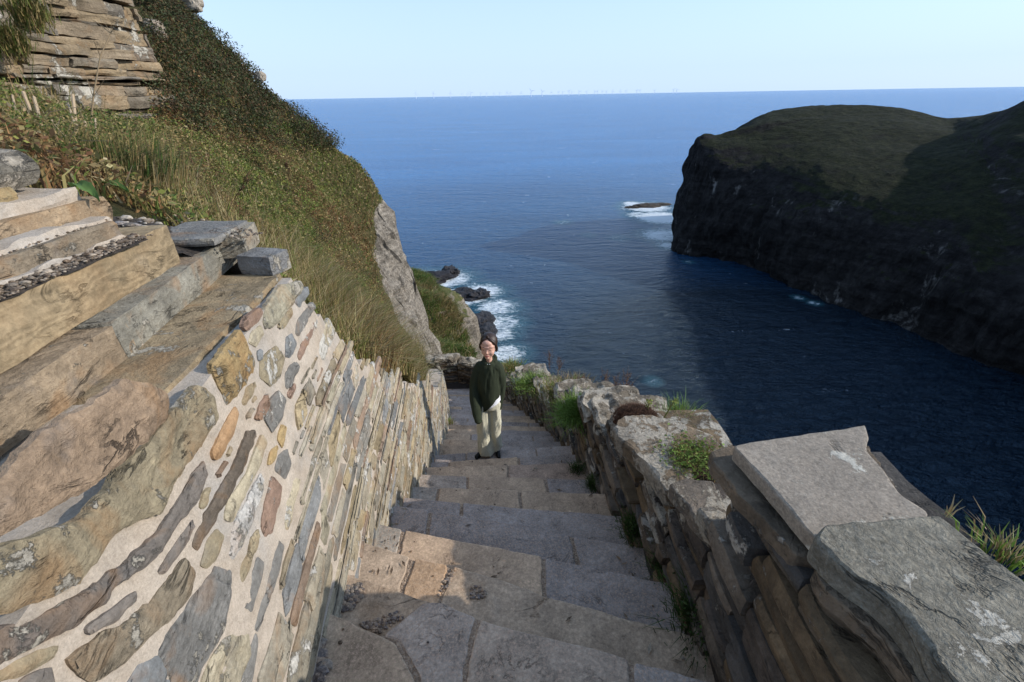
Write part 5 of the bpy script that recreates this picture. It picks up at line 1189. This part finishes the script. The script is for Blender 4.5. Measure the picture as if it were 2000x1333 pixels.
def limb(mb, pts, rad, seg=20, wr=0., seed=0, sq=1.0):
    A = catmull(np.c_[np.array(pts, float), np.array(rad)], 5); P = A[:, :3]; r = A[:, 3]; d = np.gradient(P, axis=0); d /= np.linalg.norm(d, axis=1)[:, None]
    a = np.cross(d, [0, 1, 0]); a /= np.linalg.norm(a, axis=1)[:, None]; b = np.cross(d, a); th = np.linspace(0, 2 * np.pi, seg, endpoint=False)
    V = (P[:, None] + r[:, None, None] * (np.cos(th)[None, :, None] * a[:, None] + sq * np.sin(th)[None, :, None] * b[:, None])).reshape(-1, 3)
    if wr: q = V * np.array([26, 26, 8]) + seed; V = V + np.stack([fbm(q, 3, 1), fbm(q + 9, 3, 2), fbm(q + 20, 3, 3)], 1) * wr
    F = []
    for i in range(len(P) - 1):
        for j in range(seg): k = (j + 1) % seg; F.append((i * seg + j, i * seg + k, (i + 1) * seg + k, (i + 1) * seg + j))
    mb.add(V, np.array(F)); mb.add(V[:seg], [np.arange(seg)[::-1]]); mb.add(V[-seg:], [np.arange(seg)])
def remesh(o, vox, sm=2):
    m = o.modifiers.new('remesh', 'REMESH'); m.mode = 'VOXEL'; m.voxel_size = vox; m.use_smooth_shade = True
    if sm: s = o.modifiers.new('smooth', 'SMOOTH'); s.factor = .5; s.iterations = sm
def girl():
    base = atZ(962, 879.5, ZK[10]); base[2] = ZK[10] + .003
    root = empty('person', base, 'girl in a dark olive hooded top and loose cream trousers standing on the steps', 'person')
    skin = plain_mat('skin', (.66, .38, .28), .5, .2, 90, .4); knit = plain_mat('olive knit', (.035, .042, .026), .95, .5, 160, .1); cream = plain_mat('cream cloth', (.58, .55, .42), .9, .4, 120, .15)
    white = plain_mat('white cotton', (.78, .78, .80), .9, .3, 90, .15); hairm = plain_mat('brown hair', (.035, .018, .011), .45, .6, 140, .4); black = plain_mat('black shoe', (.008, .008, .008), .5); lip = plain_mat('lips', (.40, .13, .11), .5); brow = plain_mat('brow', (.10, .05, .035), .8)
    def E(mb, c, r, sub=3): blob(mb, np.array(c) , r, sub, 0)
    hz = 1.435; hx = .012; hy = -.02
    SX = .84; b = MB()
    E(b, (hx, hy + .012, hz + .018), (.073, .090, .092), 4); loft(b, dense([((hx, hy - .012, hz - .112), .020, .022), ((hx, hy - .014, hz - .10), .036, .040), ((hx, hy - .010, hz - .075), .052, .062), ((hx, hy - .002, hz - .03), .066, .080), ((hx, hy, hz + .02), .071, .084)]), 28)
    E(b, (hx, hy - .082, hz - .030), (.0125, .017, .013), 3); limb(b, [(hx, hy - .074, hz + .015), (hx, hy - .084, hz - .008), (hx, hy - .094, hz - .030)], [.008, .009, .010], 10)
    for s in (-1, 1):
        E(b, (hx + s * .032, hy - .044, hz - .036), (.030, .030, .034)); E(b, (hx + s * .029, hy - .0655, hz + .002), (.017, .012, .010)); E(b, (hx + s * .026, hy - .050, hz + .030), (.036, .030, .020)); E(b, (hx + s * .073, hy + .012, hz - .008), (.010, .018, .030))
    E(b, (hx, hy - .076, hz - .062), (.021, .012, .008)); E(b, (hx, hy - .062, hz - .088), (.022, .022, .020)); E(b, (hx, hy - .050, hz + .055), (.050, .034, .036))
    HS = lambda q: q.__isub__(np.array([hx, hy, 1.33])) is None or (q.__imul__(1.10), q.__iadd__(np.array([hx, hy, 1.33])))
    for q in b.v: HS(q)
    nhead = len(b.v)
    loft(b, dense([((hx, .012, 1.20), .060, .055), ((hx, .010, 1.27), .044, .045), ((hx, .0, 1.33), .040, .043), ((hx, .0, 1.38), .040, .045)]), 20)
    loft(b, dense([((0, .01, .72), .125, .085), ((0, .01, .85), .115, .08), ((0, .01, 1.0), .12, .085), ((0, .01, 1.15), .135, .085), ((0, .01, 1.225), .12, .07), ((hx, .01, 1.25), .05, .05)]), 24)
    SL, ER, HR = (-.135, .005, 1.20), (-.205, -.03, .95), (-.188, -.14, .76); SR, EL, HL = (.135, .01, 1.20), (.165, .06, .96), (.130, .02, .77)
    limb(b, [SL, ER, HR], [.045, .034, .024], 14); limb(b, [SR, EL, HL], [.045, .034, .024], 14)
    for (h, dx) in ((HR, 1), (HL, -1)):
        h = np.array(h); E(b, h + [0, -.01, -.03], (.022, .030, .04))
        for k in range(4): limb(b, [h + [0, -.030 + .015 * k, -.055], h + [dx * .006, -.034 + .015 * k, -.085], h + [dx * .014, -.030 + .015 * k, -.108 + .006 * abs(k - 1.3)]], [.008, .0075, .006], 8)
        limb(b, [h + [0, -.03, -.02], h + [dx * .012, -.048, -.045], h + [dx * .016, -.048, -.068]], [.009, .008, .006], 8)
    LA, RA = (-.085, -.035, .06), (.055, .03, .06)
    limb(b, [(-.065, .0, .76), (-.075, -.03, .42), LA, (-.10, -.045, .025)], [.085, .055, .036, .03], 16); limb(b, [(.065, .01, .76), (.07, -.005, .42), RA, (.058, .02, .025)], [.085, .055, .036, .03], 16)
    for q in b.v[nhead:]: q[:, 0] *= .74
    body = b.build('body', skin, root_fix(root)); body.parent = root; remesh(body, .0055, 7)
    def part(mb, name, m, vox=.009, sm=3, par=None):
        if name in ('hair', 'lips', 'eyelash', 'eyebrow'):
            for q in mb.v: HS(q)
        if name in ('trousers', 'shirt', 'hooded_top', 'shoe'):
            for q in mb.v: q[:, 0] *= (.74 if name in ('hooded_top', 'shirt') else .80)
        o = mb.build(name, m); o.parent = par or root
        if vox: remesh(o, vox, sm)
        return o
    # trousers, each leg wide and flaring over the shoe
    t = MB(); loft(t, dense([((-.0, .0, .84), .12, .085), ((-.005, .0, .76), .140, .100), ((-.01, -.005, .66), .155, .112)]), 40, wr=.004)
    loft(t, dense([((-.078, -.01, .76), .088, .105), ((-.100, -.03, .5), .102, .110), ((-.096, -.05, .28), .106, .112), ((-.080, -.065, .12), .118, .118), ((-.072, -.07, .045), .126, .120, -.012, .0)]), 40, wr=.026, seed=3)
    loft(t, dense([((.075, .01, .76), .08, .10), ((.072, .0, .5), .075, .09), ((.062, -.005, .28), .078, .088), ((.065, -.005, .12), .080, .088), ((.070, -.005, .05), .082, .088)]), 40, wr=.024, seed=8)
    part(t, 'trousers', cream, .008, 2)
    sh = MB(); loft(sh, dense([((.01, -.008, .70), .160, .128, .045), ((0, -.004, .78), .158, .122, .03), ((0, .0, .92), .14, .105)]), 40, wr=.008, seed=5); part(sh, 'shirt', white, .008, 2)
    j = MB(); loft(j, dense([((-.012, -.012, .71), .172, .136, .10, .01), ((-.012, -.005, .86), .176, .135, .04), ((-.008, .0, 1.0), .172, .125), ((-.004, .0, 1.12), .166, .112), ((0, .0, 1.20), .150, .095), ((.002, .004, 1.235), .105, .072), ((hx, .006, 1.255), .070, .060), ((hx, .010, 1.268), .062, .058, 0, .016)]), 56, wr=.026, seed=11)
    limb(j, [(-.11, .0, 1.215), (-.165, -.01, 1.12), (-.218, -.035, .95), (-.205, -.10, .80), (-.155, -.185, .66), (-.132, -.22, .585)], [.058, .072, .078, .076, .064, .050], 24, .013, 2)
    limb(j, [(.11, .0, 1.215), (.15, .03, 1.12), (.172, .06, .95), (.158, .05, .80), (.135, .02, .68), (.128, .01, .615)], [.060, .070, .070, .060, .052, .046], 24, .012, 6)
    for k in range(12):        # the hood lying round the neck
        a = math.pi * (-.1 + 1.2 * k / 11); E(j, (hx + .088 * math.cos(a), .035 + .070 * math.sin(a), 1.248 + .022 * math.sin(a)), (.028, .030, .022))
    top = part(j, 'hooded_top', knit, .0075, 2)
    c1 = MB(); limb(c1, [(hx + .028, -.068, 1.268), (hx + .034, -.100, 1.22), (hx + .038, -.118, 1.15)], [.0025, .0025, .002], 6); limb(c1, [(hx - .004, -.070, 1.262), (hx, -.086, 1.235)], [.003, .003], 6); part(c1, 'drawstring', knit, 0, 0, top)
    btn = MB(); E(btn, (hx + .018, -.080, 1.262), (.004, .003, .005), 2); E(btn, (hx - .006, -.078, 1.258), (.004, .003, .005), 2); part(btn, 'metal_tip', white, 0, 0, top)
    # hair: centre parted, drawn back behind the ears
    h = MB(); E(h, (hx, hy + .036, hz + .036), (.084, .092, .090), 4); E(h, (hx, hy + .075, hz - .02), (.062, .05, .085))
    for s in (-1, 1):
        limb(h, [(hx + s * .002, hy - .026, hz + .108), (hx + s * .040, hy - .040, hz + .082), (hx + s * .068, hy - .020, hz + .035), (hx + s * .078, hy + .008, hz - .02), (hx + s * .070, hy + .03, hz - .065)], [.009, .017, .017, .016, .014], 14, .003, s)
    limb(h, [(hx, .08, hz + .03), (hx - .01, .115, hz - .05), (hx - .02, .10, hz - .15)], [.03, .034, .02], 12, .006, 4)
    part(h, 'hair', hairm, .006, 2)
    l = MB(); limb(l, [(hx - .020, hy - .083, hz - .062), (hx - .008, hy - .0905, hz - .0585), (hx, hy - .0905, hz - .060), (hx + .008, hy - .0905, hz - .0585), (hx + .020, hy - .083, hz - .062)], [.0018, .0035, .003, .0035, .0018], 8)
    limb(l, [(hx - .017, hy - .084, hz - .065), (hx, hy - .0905, hz - .068), (hx + .017, hy - .084, hz - .065)], [.0018, .0042, .0018], 8); l.v = [q + np.array([0, .0035, 0]) for q in l.v]; part(l, 'lips', lip, 0)
    for s in (-1, 1):
        e = MB(); limb(e, [(hx + s * .016, hy - .0765, hz + .004), (hx + s * .029, hy - .0805, hz - .002), (hx + s * .044, hy - .0715, hz + .003)], [.0012, .0022, .0012], 6); e.v = [q + np.array([0, .0020, 0]) for q in e.v]; part(e, 'eyelash', brow, 0)
        e = MB(); limb(e, [(hx + s * .014, hy - .0815, hz + .027), (hx + s * .030, hy - .0815, hz + .033), (hx + s * .048, hy - .0705, hz + .028)], [.0018, .0028, .0015], 6); e.v = [q + np.array([0, .0010, 0]) for q in e.v]; part(e, 'eyebrow', brow, 0)
    for (x, y, a) in ((-.135, -.10, -.75), (.085, -.05, .45)):
        s = MB(); dx, dy = math.sin(a), -math.cos(a)
        limb(s, [(x - dx * .05, y - dy * .05, .034), (x, y, .036), (x + dx * .07, y + dy * .07, .028), (x + dx * .125, y + dy * .125, .020)], [.032, .036, .034, .020], 14, 0, 0, .95); part(s, 'shoe', black, .006, 2)
    root.rotation_euler[2] = R(-9)
def root_fix(r): return None
girl()
